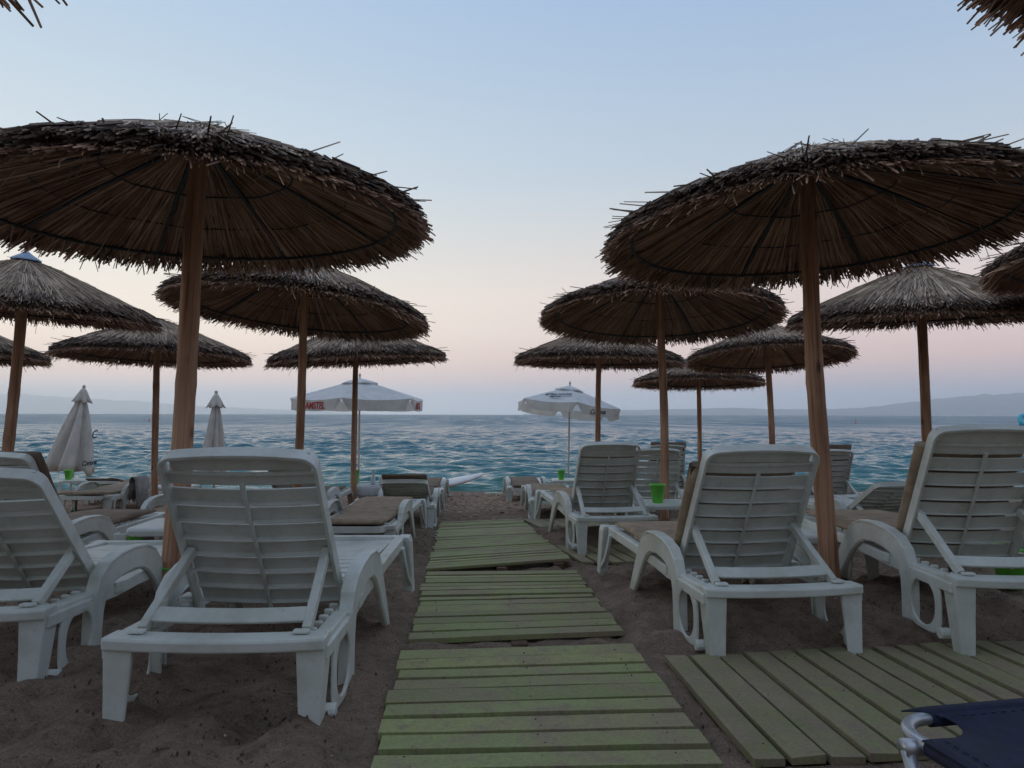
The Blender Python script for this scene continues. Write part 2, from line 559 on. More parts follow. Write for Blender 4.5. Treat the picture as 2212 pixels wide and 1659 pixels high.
def lounger_meshes():
    P = M['plastic']
    # seat: wavy cross slats between two rails
    b = MB()
    y = 0.645
    k = 0
    while y < 1.60:
        pts = [(x, y + 0.036, 0.247 + 0.010 * math.sin((y - 0.6) * 4.2) - 0.008 * (1 - (x / 0.30) ** 2)) for x in np.linspace(-0.295, 0.295, 7)]
        b.sweep(pts, 0.070, 0.014, side=(0, 1, 0))
        y += 0.083
        k += 1
    b.box((0, 1.645, 0.235), (0.66, 0.05, 0.05))
    b.box((0, 1.12, 0.222), (0.03, 0.95, 0.03))
    LM['seat'] = b.mesh('lounger seat', P)
    for sx in (-1, 1):
        b = MB()
        b.sweep([(sx * 0.33, 0.02, 0.228), (sx * 0.325, 0.5, 0.215), (sx * 0.32, 0.66, 0.222), (sx * 0.325, 1.1, 0.23), (sx * 0.33, 1.66, 0.235)], 0.055, 0.052)
        # ratchet teeth for the backrest support
        for t in range(5):
            b.box((sx * 0.285, 0.10 + 0.07 * t, 0.243), (0.035, 0.018, 0.024))
        LM['rail', sx] = b.mesh('lounger rail', P)
        # rear leg: flared plank under the bar with a flange
        b = MB()
        b.quadstrip([[(sx * 0.360, -0.01, 0.235), (sx * 0.262, -0.01, 0.235), (sx * 0.262, 0.012, 0.235), (sx * 0.338, 0.012, 0.235), (sx * 0.338, 0.075, 0.235), (sx * 0.360, 0.075, 0.235)],
                     [(sx * 0.352, -0.018, 0.10), (sx * 0.272, -0.018, 0.10), (sx * 0.272, -0.004, 0.10), (sx * 0.338, -0.004, 0.10), (sx * 0.338, 0.055, 0.10), (sx * 0.352, 0.055, 0.10)],
                     [(sx * 0.344, -0.030, -0.05), (sx * 0.282, -0.030, -0.05), (sx * 0.282, -0.018, -0.05), (sx * 0.332, -0.018, -0.05), (sx * 0.332, 0.03, -0.05), (sx * 0.344, 0.03, -0.05)]])
        # roller boss at the foot and the looped brace to the arm post
        b.tube([(sx * 0.330, 0.070, 0.012), (sx * 0.378, 0.070, 0.012)], 0.023, 12)
        # side plate with an oval opening between the leg and the arm post
        outer, inner = [], []
        for q in range(29):
            a = 2 * PI * q / 28
            ca, sa = math.cos(a), math.sin(a)
            yo = 0.190 + (0.120 if ca > 0 else 0.112) * math.copysign(abs(ca) ** 0.55, ca)
            zo = 0.108 + (0.126 if sa > 0 else 0.118) * math.copysign(abs(sa) ** 0.55, sa)
            outer.append((yo, zo))
            inner.append((0.202 + 0.086 * ca, 0.108 + 0.096 * math.copysign(abs(sa) ** 0.85, sa)))
        rings = []
        for (oy, oz), (iy, iz) in zip(outer, inner):
            fo, fi = 0.352 + 0.02 * (oy + 0.02), 0.352 + 0.02 * (iy + 0.02)
            rings.append([(sx * fo, oy, oz), (sx * (fo + 0.013), oy, oz), (sx * (fi + 0.013), iy, iz), (sx * fi, iy, iz)])
        b.quadstrip(rings, caps=False)
        LM['rear', sx] = b.mesh('lounger rear leg', P)
        # arm: channel shaped arch with post, arm top, front leg
        b = MB()
        O = [(0.292, -0.06), (0.294, 0.08), (0.298, 0.17), (0.309, 0.240), (0.340, 0.300), (0.40, 0.342), (0.49, 0.365), (0.62, 0.374), (0.74, 0.366), (0.83, 0.335), (0.905, 0.270), (1.01, 0.13), (1.14, -0.06)]
        I = [(0.362, -0.06), (0.365, 0.08), (0.372, 0.16), (0.388, 0.205), (0.420, 0.240), (0.465, 0.264), (0.53, 0.278), (0.62, 0.284), (0.71, 0.275), (0.775, 0.248), (0.84, 0.197), (0.955, 0.07), (1.085, -0.06)]
        b.band(O, I, sx * 0.398, sx * 0.410)
        path = [(sx * 0.384, yy, zz) for yy, zz in O]
        b.sweep(path, 0.062, 0.013, ws=[0.050, 0.050, 0.052, 0.056, 0.060, 0.064, 0.066, 0.066, 0.062, 0.056, 0.050, 0.046, 0.044])
        path = [(sx * 0.392, yy, zz) for yy, zz in I]
        b.sweep(path, 0.026, 0.010)
        b.sweep([(sx * 0.398, 0.40, 0.292), (sx * 0.398, 0.50, 0.318), (sx * 0.398, 0.66, 0.324), (sx * 0.398, 0.76, 0.298)], 0.014, 0.012)
        # link from the bar corner to the post
        b.box((sx * 0.392, 0.18, 0.212), (0.03, 0.36, 0.042))
        b.box((sx * 0.365, 0.52, 0.228), (0.07, 0.07, 0.045))
        LM['arm', sx] = b.mesh('lounger arm', P)
        # foot leg: plank with an inner strut
        b = MB()
        b.quadstrip([[(sx * 0.33, 1.585, 0.262), (sx * 0.392, 1.585, 0.262), (sx * 0.392, 1.685, 0.262), (sx * 0.33, 1.685, 0.262)],
                     [(sx * 0.376, 1.590, 0.235), (sx * 0.402, 1.590, 0.235), (sx * 0.402, 1.69, 0.235), (sx * 0.376, 1.69, 0.235)],
                     [(sx * 0.392, 1.612, 0.10), (sx * 0.408, 1.612, 0.10), (sx * 0.408, 1.70, 0.10), (sx * 0.392, 1.70, 0.10)],
                     [(sx * 0.398, 1.630, -0.04), (sx * 0.415, 1.630, -0.04), (sx * 0.415, 1.705, -0.04), (sx * 0.398, 1.705, -0.04)]])
        b.sweep([(sx * 0.37, 1.50, 0.225), (sx * 0.378, 1.525, 0.15), (sx * 0.388, 1.575, 0.06), (sx * 0.40, 1.63, 0.01)], 0.022, 0.028)
        b.quadstrip([[(sx * 0.325, 1.60, 0.24), (sx * 0.385, 1.60, 0.24), (sx * 0.385, 1.612, 0.24), (sx * 0.325, 1.612, 0.24)],
                     [(sx * 0.360, 1.628, -0.03), (sx * 0.405, 1.628, -0.03), (sx * 0.405, 1.640, -0.03), (sx * 0.360, 1.640, -0.03)]])
        LM['foot', sx] = b.mesh('lounger foot leg', P)
    # rear crossbar: an upside-down trough, slightly sagging in the middle
    b = MB()
    xs = np.linspace(-0.36, 0.36, 13)
    pts = [(x, 0.025 - 0.012 * (1 - (x / 0.36) ** 2), 0.245 - 0.006 * (1 - (x / 0.36) ** 2)) for x in xs]
    b.sweep(pts, 0.085, 0.030, side=(0, 1, 0))
    pts = [(x, -0.014 - 0.012 * (1 - (x / 0.36) ** 2), 0.240 - 0.006 * (1 - (x / 0.36) ** 2)) for x in xs]
    b.sweep(pts, 0.012, 0.034, side=(0, 1, 0))
    for sx in (-1, 1):
        b.box((sx * 0.27, 0.03, 0.265), (0.055, 0.03, 0.012))
    LM['bar'] = b.mesh('lounger crossbar', P)
    # backrest, hinge at the origin, lengthwise along z, sitting side towards +y
    b = MB()
    w = BACKW / 2 - 0.008
    r = 0.052
    path = [(-w - 0.012, 0, -0.03), (-w - 0.006, 0, 0.2), (-w, 0, 0.45), (-w + 0.004, 0, BACKL - r)]
    for k in range(1, 6):
        a = PI / 2 * k / 6
        path.append((-w + r - r * math.cos(a) + 0.004, 0, BACKL - r + r * math.sin(a) * 0.9))
    top = [(x, 0, BACKL + 0.010 * (1 - (x / (w - r)) ** 2) - r * 0.1) for x in np.linspace(-w + r, w - r, 7)]
    path += top
    path += [(-p[0], p[1], p[2]) for p in path[::-1][7:]]
    path = [(p[0], -0.016, p[2]) for p in path]
    b.sweep(path, 0.050, 0.013, side=(0, 1, 0))
    bow = lambda x: 0.002 - 0.014 * (1 - (x / w) ** 2)
    xs = np.linspace(-w + 0.004, w - 0.004, 11)
    zt = BACKL - 0.012
    # top band of two ridges
    b.sweep([(x, bow(x) * 0.8, zt - 0.029 + 0.009 * (1 - (x / w) ** 2)) for x in xs * 0.92], 0.010, 0.074, side=(0, 1, 0))
    b.sweep([(x, bow(x) - 0.004, zt - 0.088) for x in xs], 0.010, 0.050, side=(0, 1, 0))
    b.sweep([(x, bow(x) - 0.010, zt - 0.066) for x in xs], 0.014, 0.010, side=(0, 1, 0))
    z = zt - 0.088 - 0.025 - 0.020
    for k in range(7):
        b.sweep([(x, bow(x), z - 0.0285) for x in xs], 0.008, 0.054, side=(0, 1, 0))
        b.sweep([(x, bow(x) - 0.008, z - 0.0565) for x in xs], 0.024, 0.005, side=(0, 1, 0))
        z -= 0.0765
    b.sweep([(0, -0.026, 0.0), (0, -0.026, zt - 0.17)], 0.012, 0.016)
    b.sweep([(0, -0.030, zt - 0.17), (0, -0.026, zt - 0.10)], 0.016, 0.014)
    LM['back'] = b.mesh('lounger back', P)
    for key, me in LM.items():
        nm = key if isinstance(key, str) else key[0]
        k = {'seat': 0.905, 'rail': 0.917, 'rear': 0.917, 'bar': 0.917, 'foot': 0.90, 'arm': 0.830}.get(nm)
        if k:
            for v in me.vertices:
                v.co.x *= k
                if nm == 'foot' or (nm in ('seat', 'rail') and v.co.y > 0.6):
                    v.co.y += 0.04


lounger_meshes()


def support_mesh(th):
    key = ('sup', round(th, 1))
    if key in LM:
        return LM[key]
    t = math.radians(th)
    b = MB()
    s = 0.275
    A = Vector((0, PIVY - s * math.cos(t) - 0.012 * math.sin(t), PIVZ + s * math.sin(t) - 0.012 * math.cos(t)))
    L = 0.46
    dz = A.z - 0.255
    yy = max(A.y - math.sqrt(max(L * L - dz * dz, 0.01)), 0.07)
    B = Vector((0, yy, 0.255))
    for sx in (-1, 1):
        x0, x1 = sx * (BACKW / 2 - 0.028), sx * 0.252
        p = [(x0, A.y, A.z), (x0 * .7 + x1 * .3, A.y * .7 + B.y * .3, A.z * .7 + B.z * .3), (x1, B.y * .94 + A.y * .06, B.z * .94 + A.z * .06), (x1, B.y, B.z)]
        b.sweep(p, 0.028, 0.034)
        # stop lug on the strut
        q = A.lerp(B, 0.70)
        b.box((x1 - sx * 0.016, q.y + 0.01, q.z - 0.012), (0.014, 0.03, 0.05))
    q0, q1 = A.lerp(B, 0.70), A.lerp(B, 0.90)
    m = (q0 + q1) / 2
    d = (B - A).normalized()
    xs = np.linspace(-0.244, 0.244, 7)
    pts = [(x, m.y - 0.012 - 0.006 * (1 - (x / .26) ** 2), m.z - 0.006 * (1 - (x / .26) ** 2)) for x in xs]
    # plate standing in the plane of the struts
    nrm = Vector((1, 0, 0)).cross(d)
    b2 = []
    for p in pts:
        p = Vector(p)
        b2.append([p + d * 0.030 - nrm * 0.006, p + d * 0.030 + nrm * 0.006, p - d * 0.030 + nrm * 0.006, p - d * 0.030 - nrm * 0.006])
    b.quadstrip(b2)
    LM[key] = b.mesh('lounger support', M['plastic'])
    return LM[key]


TILT = {'B': -2.2, 'A': 0.4, 'D': -0.5, 'E': 0.8, 'F': 1.0, 'G': -0.8}      # legs sunk unevenly in the sand


def make_lounger(x, y, z, yaw, th, label, pitch=0.0):
    o = empty('sun_lounger', (x, y, z), (math.radians(pitch), 0, math.radians(yaw)))
    tag(o, label, 'sun lounger', 'white plastic sun loungers facing the sea')
    put('seat', LM['seat'], o, bevel=0.003)
    put('backrest', LM['back'], o, (0, PIVY, PIVZ), (math.radians(90 - th), 0, 0), bevel=0.003)
    put('crossbar', LM['bar'], o, bevel=0.009)
    for sx in (-1, 1):
        put('side_rail', LM['rail', sx], o, bevel=0.006)
        put('rear_leg', LM['rear', sx], o, bevel=0.005)
        put('armrest', LM['arm', sx], o, bevel=0.005)
        put('foot_leg', LM['foot', sx], o, bevel=0.005)
    if th > 9:
        put('back_support', support_mesh(th), o, bevel=0.004)
    return o


def make_cushion(lo, th, label, mat='cushion', top=0.06, dx=0.0):
    """thin pad lying on a lounger: seat part, hinge crease, back part up to above the backrest edge"""
    t = math.radians(th)
    b = MB()
    off = 0.030
    path = [(0, 1.58, 0.285), (0, 1.3, 0.290), (0, 1.0, 0.281), (0, 0.80, 0.283), (0, 0.70, 0.287)]
    p0 = Vector((0, PIVY + off * math.sin(t), PIVZ + off * math.cos(t) + 0.006))
    L = BACKL + top
    for s in ([0.10, 0.2, 0.33, 0.46, 0.58, L] if th > 9 else [0.05, 0.3, 0.5, L]):
        path.append(tuple(p0 + s * Vector((0, -math.cos(t), math.sin(t)))))
    rings = []
    n = len(path)
    W = BACKW * 0.94
    xs = [-W / 2, -W / 2 + 0.02, -W / 4, 0, W / 4, W / 2 - 0.02, W / 2]
    rnd = random.Random(hash(label) % 999)
    for i in range(n):
        p = Vector(path[i])
        tt = (Vector(path[min(i + 1, n - 1)]) - Vector(path[max(i - 1, 0)])).normalized()
        nn = Vector((0, -tt.z, tt.y))
        nn = -nn if nn.z < -0.01 or (abs(nn.z) < .01 and nn.y < 0) else nn
        h = 0.022 if i % 2 else 0.015
        if i in (0, n - 1):
            h = 0.012
        ring = [p + Vector((xx + dx, 0, 0)) + nn * (h * (0.35 if abs(xx) > W / 2 - 0.01 else 1) + rnd.uniform(0, .003)) for xx in xs]
        ring += [p + Vector((xx + dx, 0, 0)) - nn * (h * (0.35 if abs(xx) > W / 2 - 0.01 else 1)) for xx in xs[::-1]]
        rings.append(ring)
    b.quadstrip(rings)
    me = b.mesh('lounger cushion', M[mat], smooth=True)
    o = put('lounger_cushion', me, None, lo.location, lo.rotation_euler)
    tag(o, label, 'cushion', 'lounger cushions')
    return o


# ------------------------------------------------------------------ side tables
def table_mesh():
    b = MB()
    s = 0.225
    n = 8
    rings = []
    for z, e in ((0.312, 0.0), (0.345, 0.004), (0.358, -0.004), (0.362, -0.018)):
        ring = []
        for cx, cy, a0 in ((1, 1, 0), (-1, 1, 90), (-1, -1, 180), (1, -1, 270)):
            for k in range(4):
                a = math.radians(a0 + 30 * k)
                ring.append((cx * (s - 0.05) + (0.05 + e) * math.cos(a), cy * (s - 0.05) + (0.05 + e) * math.sin(a), z))
        rings.append(ring)
    b.quadstrip(rings)
    LM['ttop'] = b.mesh('table top', M['plastic'])
    b = MB()
    b.quadstrip([[(-0.075, -0.012, 0.33), (0.0, -0.012, 0.33), (0.0, 0.0, 0.33), (-0.062, 0, 0.33), (-0.062, 0.062, 0.33), (-0.075, 0.075, 0.33)][::1],
                 [(-0.055, -0.020, 0.16), (0.0, -0.02, 0.16), (0.0, -0.008, 0.16), (-0.043, -0.008, 0.16), (-0.043, 0.04, 0.16), (-0.055, 0.045, 0.16)],
                 [(-0.045, -0.032, -0.04), (0.0, -0.032, -0.04), (0.0, -0.020, -0.04), (-0.035, -0.020, -0.04), (-0.035, 0.018, -0.04), (-0.045, 0.02, -0.04)]])
    LM['tleg'] = b.mesh('table leg', M['plastic'])


table_mesh()


def make_table(x, y, z, yaw, label, sc=1.0):
    o = empty('side_table', (x, y, z), (0, 0, math.radians(yaw)))
    o.scale = (sc, sc, 1)
    tag(o, label, 'side table', 'white plastic side tables')
    put('table_top', LM['ttop'], o, bevel=0.004)
    s = 0.212
    for cx, cy, a in ((-1, -1, 0), (1, -1, 90), (1, 1, 180), (-1, 1, 270)):
        lx, ly = cx * s, cy * s
        put('leg', LM['tleg'], o, (lx - cx * 0.055 * 0 + (0.07 if cx < 0 else -0.07) * 0, ly, 0), (0, 0, math.radians(a)), bevel=0.004)
    return o


def bucket_mesh(r0, r1, h):
    b = MB()
    b.lathe([(r0 * .9, 0), (r0, 0.004), (r1, h - 0.012), (r1 + 0.004, h - 0.01), (r1 + 0.004, h), (r1 - 0.003, h), (r0 - 0.004, 0.02), (0.001, 0.02)], 20)
    return b.mesh('bucket', M['green'], smooth=True)


LM['bucket'] = bucket_mesh(0.042, 0.062, 0.15)


def make_bucket(x, y, z, label, sc=1.0):
    o = put('plastic_bucket', LM['bucket'], None, (x, y, z))
    o.scale = (sc, sc, sc)
    tag(o, label, 'bucket', 'green plastic buckets')
    return o


# ------------------------------------------------------------------ reed umbrellas
UR = 1.2


def reed(b, p0, p1, r, mat, rnd, sag=0.0, n=3):
    """a thin three-sided reed from p0 to p1, bent a little"""
    p0 = Vector(p0)
    p1 = Vector(p1)
    t = (p1 - p0).normalized()
    up = Vector((0, 0, 1))
    u = t.cross(up).normalized()
    w = u.cross(t)
    a0 = rnd.uniform(0, 2 * PI)
    mid = (p0 + p1) / 2 + u * rnd.gauss(0, 0.009) + w * (sag + rnd.gauss(0, 0.004))
    pts = [(p0, r * 0.8), (mid, r), (p1, r * 0.75)] if n == 3 else [(p0, r), (p1, r * 0.7)]
    rings = []
    for p, rr in pts:
        rings.append([p + rr * (math.cos(a0 + k * 2.0944) * u + math.sin(a0 + k * 2.0944) * w) for k in range(3)])
    b.quadstrip(rings, caps=True, mat=mat)


def zt(r):
    q = r / UR
    return 0.50 * (1 - q) ** 0.94 + 0.03 * math.sin(PI * min(q, 1)) * 0.6


def canopy_mesh(seed, shag):
    rnd = random.Random(seed)
    b = MB()
    # closed core shell
    n = 40
    prof = [(0.01, zt(0) - 0.02), (0.3, zt(0.3) - 0.022), (0.7, zt(0.7) - 0.022), (1.10, zt(1.10) - 0.022), (1.13, zt(1.13) - 0.035), (1.10, zt(1.10) - 0.058), (0.7, zt(0.7) - 0.060), (0.3, zt(0.3) - 0.060), (0.01, zt(0) - 0.06)]
    b.lathe(prof, n, mat=2)

    def P(r, a, dz):
        return (r * math.cos(a), r * math.sin(a), zt(min(r, UR)) - max(0, r - UR) * 0.42 + dz)

    def skew():
        return rnd.gauss(0, 0.035)
    # weathered top thatch, in overlapping courses
    for (ra, rb, cnt) in ((0.03, 0.55, 420), (0.25, 0.85, 620), (0.5, 1.12, 900), (0.78, 1.145, 760)):
        for k in range(cnt):
            a = 2 * PI * (k + rnd.random()) / cnt
            r1 = rb + rnd.gauss(0, 0.035)
            r0_ = ra + rnd.uniform(-0.02, 0.06)
            z0, z1 = rnd.uniform(-0.012, 0.004), rnd.uniform(-0.010, 0.010)
            reed(b, P(r0_, a + skew() * 0.6, z0), P(r1, a + skew(), z1), rnd.uniform(0.0035, 0.0065), 0, rnd)
    # brown underside thatch
    for (ra, rb, cnt) in ((0.04, 0.62, 420), (0.40, 1.18, 820), (0.62, 1.19, 640)):
        for k in range(cnt):
            a = 2 * PI * (k + rnd.random()) / cnt
            r1 = rb + rnd.gauss(0, 0.028)
            r0_ = ra + rnd.uniform(-0.02, 0.06)
            z0, z1 = rnd.uniform(-0.072, -0.056), rnd.uniform(-0.078, -0.054)
            reed(b, P(r0_, a + skew() * 0.5, z0), P(r1, a + skew(), z1), rnd.uniform(0.0035, 0.007), 1, rnd)
    # cut stem ends packed in the thickness of the rim
    for k in range(3000):
        a = 2 * PI * rnd.random()
        d = rnd.uniform(-0.080, 0.014)
        r1 = 1.182 + rnd.gauss(0, 0.020) - 0.02 * abs(d + 0.03) / 0.05
        reed(b, P(r1 - rnd.uniform(0.08, 0.16), a + skew() * .5, d + rnd.uniform(-.004, .008)), P(r1, a + skew() * 1.1, d + rnd.uniform(-0.012, 0.012)), rnd.uniform(0.0045, 0.0085), 3, rnd, n=2)
    # drooping fringe below the ring
    for k in range(520):
        a = 2 * PI * rnd.random()
        r1 = 1.17 + rnd.gauss(0, 0.03)
        reed(b, P(r1 - 0.12, a, -0.065), P(r1, a + skew(), -0.085 + rnd.gauss(-0.012, 0.018)), rnd.uniform(0.003, 0.006), 1, rnd, n=2)
    # stray stalks standing up out of the rim
    for k in range(int(55 * shag)):
        a = 2 * PI * rnd.random()
        r1 = rnd.uniform(1.12, 1.20)
        ln = rnd.uniform(0.03, 0.13)
        up = rnd.uniform(0.25, 1.1)
        reed(b, P(r1 - 0.12, a - rnd.gauss(0, .02), -0.01), P(r1 + ln * math.cos(up), a + rnd.gauss(0, .05), 0.01 + ln * math.sin(up)), rnd.uniform(0.003, 0.0065), rnd.choice((0, 3, 3)), rnd, n=2)
    for k in range(int(40 * shag)):
        a = 2 * PI * rnd.random()
        r1 = rnd.uniform(0.5, 1.15)
        reed(b, P(r1, a, -0.07), P(r1 + rnd.uniform(-.05, .1), a + rnd.gauss(0, .05), -0.10 - rnd.random() * 0.09), rnd.uniform(0.002, 0.0035), 0, rnd, n=2)
    for k in range(int(60 * shag)):
        a = 2 * PI * rnd.random()
        r1 = rnd.uniform(0.05, 0.35)
        reed(b, P(r1, a, 0.0), P(r1 + 0.03 + rnd.random() * .1, a + rnd.gauss(0, .5), 0.015 + rnd.random() * 0.03), 0.003, 0, rnd, n=2)
    return b.mesh('reed canopy', [M['straw_top'], M['straw_under'], M['straw_core'], M['straw_rim']])


CAN = [canopy_mesh(3, 1.0), canopy_mesh(17, 1.3), canopy_mesh(29, 0.6)]


def frame_meshes():
    def zu(r):
        return zt(r) - 0.082
    b = MB()
    b.sweep([(r, 0, zu(r) + (0.0)) for r in (0.04, 0.3, 0.6, 0.85, 1.03)], 0.022, 0.014, side=(0, 1, 0))
    LM['rib'] = b.mesh('canopy rib', M['frame_metal'])
    for i, (rr, th) in enumerate(((1.03, 0.0095), (0.76, 0.0045), (0.47, 0.0045))):
        b = MB()
        n = 48
        path = [(rr * math.cos(2 * PI * k / n), rr * math.sin(2 * PI * k / n), zu(rr) - 0.006 + 0.010 * abs(math.sin(4 * 2 * PI * k / n)) * (1 if i else 0)) for k in range(n + 1)]
        b.tube(path, th, 6, caps=False)
        LM['ring', i] = b.mesh('canopy ring', M['frame_metal'])
    b = MB()
    b.lathe([(0.13, -0.025), (0.125, -0.012), (0.05, 0.035), (0.014, 0.065), (0.010, 0.10), (0.002, 0.105)], 16, (0, 0, zt(0) + 0.0))
    LM['cap'] = b.mesh('canopy cap', M['cap_metal'])


frame_meshes()


def pole_mesh(L, r0, r1, seed):
    rnd = random.Random(seed)
    b = MB()
    n = 14
    path = []
    rad = []
    bx, by = rnd.uniform(-0.02, 0.02), rnd.uniform(-0.02, 0.02)
    n = 40
    knots = [rnd.uniform(0.1, 0.95) for _ in range(4)]
    wob = [rnd.uniform(0, 6.3) for _ in range(3)]
    for i in range(n + 1):
        t = i / n
        path.append((bx * math.sin(PI * t) + 0.003 * math.sin(t * 9 + wob[0]) + rnd.gauss(0, 0.0006), by * math.sin(PI * t) + 0.003 * math.sin(t * 8 + wob[1]), -0.25 + (L + 0.25) * t))
        kk = sum(math.exp(-((t - q) / 0.012) ** 2) for q in knots)
        rad.append((r0 + (r1 - r0) * t) * (1 + 0.012 * math.sin(t * 14 + wob[2]) + rnd.gauss(0, 0.007) + 0.06 * kk))
    b.tube(path, rad, 16)
    return b.mesh('pole', M['pole'], smooth=True)


def make_umbrella(base, top, nrm, label, variant=0, cap=False, spin=0.0, r0=0.047, r1=0.040, seed=1):
    base = Vector(base)
    top = Vector(top)
    o = empty('reed_umbrella', base)
    tag(o, label, 'beach umbrella', 'thatched reed umbrellas')
    axis = top - base
    n = Vector((nrm[0], nrm[1], 1)).normalized()
    apex = top + n * 0.40
    ax = apex - base
    L = ax.length
    p = put('pole', pole_mesh(L, r0, r1, seed), o)
    p.rotation_euler = ax.to_track_quat('Z', 'Y').to_euler()
    c = put('canopy', CAN[variant], o, axis)
    q = n.to_track_quat('Z', 'Y')
    c.rotation_euler = (q @ Euler((0, 0, spin)).to_quaternion()).to_euler()
    for k in range(8):
        put('rib', LM['rib'], c, (0, 0, 0), (0, 0, 2 * PI * k / 8 + 0.2))
    for k in range(3):
        put('frame_ring', LM['ring', k], c)
    if cap:
        put('cap', LM['cap'], c)
    return o


# ------------------------------------------------------------------ layout: loungers
# x, y of the middle of the rear bar, root height, yaw (deg, + turns the foot end left), backrest angle
LOUNGERS = [
    ('A', -0.883, 2.15, 0.728, 0.5, 57.5, 0, 'bare white lounger with upright back, nearest one left of the boardwalk'),
    ('B', -1.91, 2.42, 0.728, 4, 47, 0, 'bare white lounger cut by the left picture edge, in front of a cushioned one'),
    ('C', -3.05, 3.98, 0.610, 0, 58, 1, 'white lounger with dark cushion, half hidden behind the bare one at far left'),
    ('D', 1.1, 2.9, 0.702, 6, 59, 2, 'white lounger with tan cushion beside the side deck, nearest one right of the boardwalk'),
    ('E', 2.11, 2.9, 0.740, 0, 67, 3, 'tall raised white lounger with tan cushion at the right picture edge'),
    ('F', 0.84, 5.7, 0.585, 8, 62, 4, 'upright white lounger standing between the two narrow side decks right of the boardwalk'),
    ('G', 1.62, 7.60, 0.425, 2.0, 66, 5, 'upright white lounger seen behind the green bucket and pole'),
    ('H', 2.16, 9.50, 0.335, 2.0, 77, 6, 'farthest upright white lounger of the row behind the pole and bucket'),
    ('I', 3.98, 8.60, 0.370, 0.0, 66, 7, 'upright white lounger whose back shows just right of the thick right pole'),
    ('J', 3.42, 6.30, 0.490, 3.0, 31, 8, 'white lounger with half lowered bare back, seen between thick pole and tall lounger'),
    ('K', 4.42, 5.10, 0.560, 0.0, 50, 9, 'white lounger only just showing at the right edge behind the tall one'),
    ('L', 0.56, 8.85, 0.345, 2.0, 3, 10, 'flat white lounger with tan pad, left of the upright one past the boardwalk end'),
    ('M', 0.26, 12.0, 0.175, 2.0, 3, 11, 'flat white lounger nearest the water right of the boardwalk end'),
    ('N', -1.24, 5.6, 0.525, 0, 4, 12, 'flat white lounger with beige pad beside the middle of the boardwalk'),
    ('O', -1.19, 7.95, 0.385, 3, 28, 13, 'white lounger with half raised dark back left of the boardwalk end'),
    ('P', -1.42, 11.3, 0.215, 3.0, 4, 14, 'flat white lounger by the surfboard at the water line'),
    ('Q', -2.48, 8.05, 0.385, 0.0, 32, 15, 'white lounger with half raised back left of the cloth covered table'),
    ('R', -3.10, 6.30, 0.485, 0.0, 4, 16, 'flat white lounger behind the thick left pole with a green bucket under it'),
    ('S', -5.50, 9.20, 0.335, 0.0, 4, 17, 'flat white lounger with towel over its arm, left of a dark pole'),
    ('T', -6.25, 11.0, 0.235, 0.0, 14, 18, 'farthest low white lounger in front of the leaning closed parasol'),
]
for k, x, y, z, yaw, th, i, lab in LOUNGERS:
    yc = y + 0.8
    BUMPS.append((x, yc, (z + 0.010) - slope(x, yc + 0.0) - (0 if y > 5 else 0.0), 0.55))

# ------------------------------------------------------------------ sand
DECKS = []


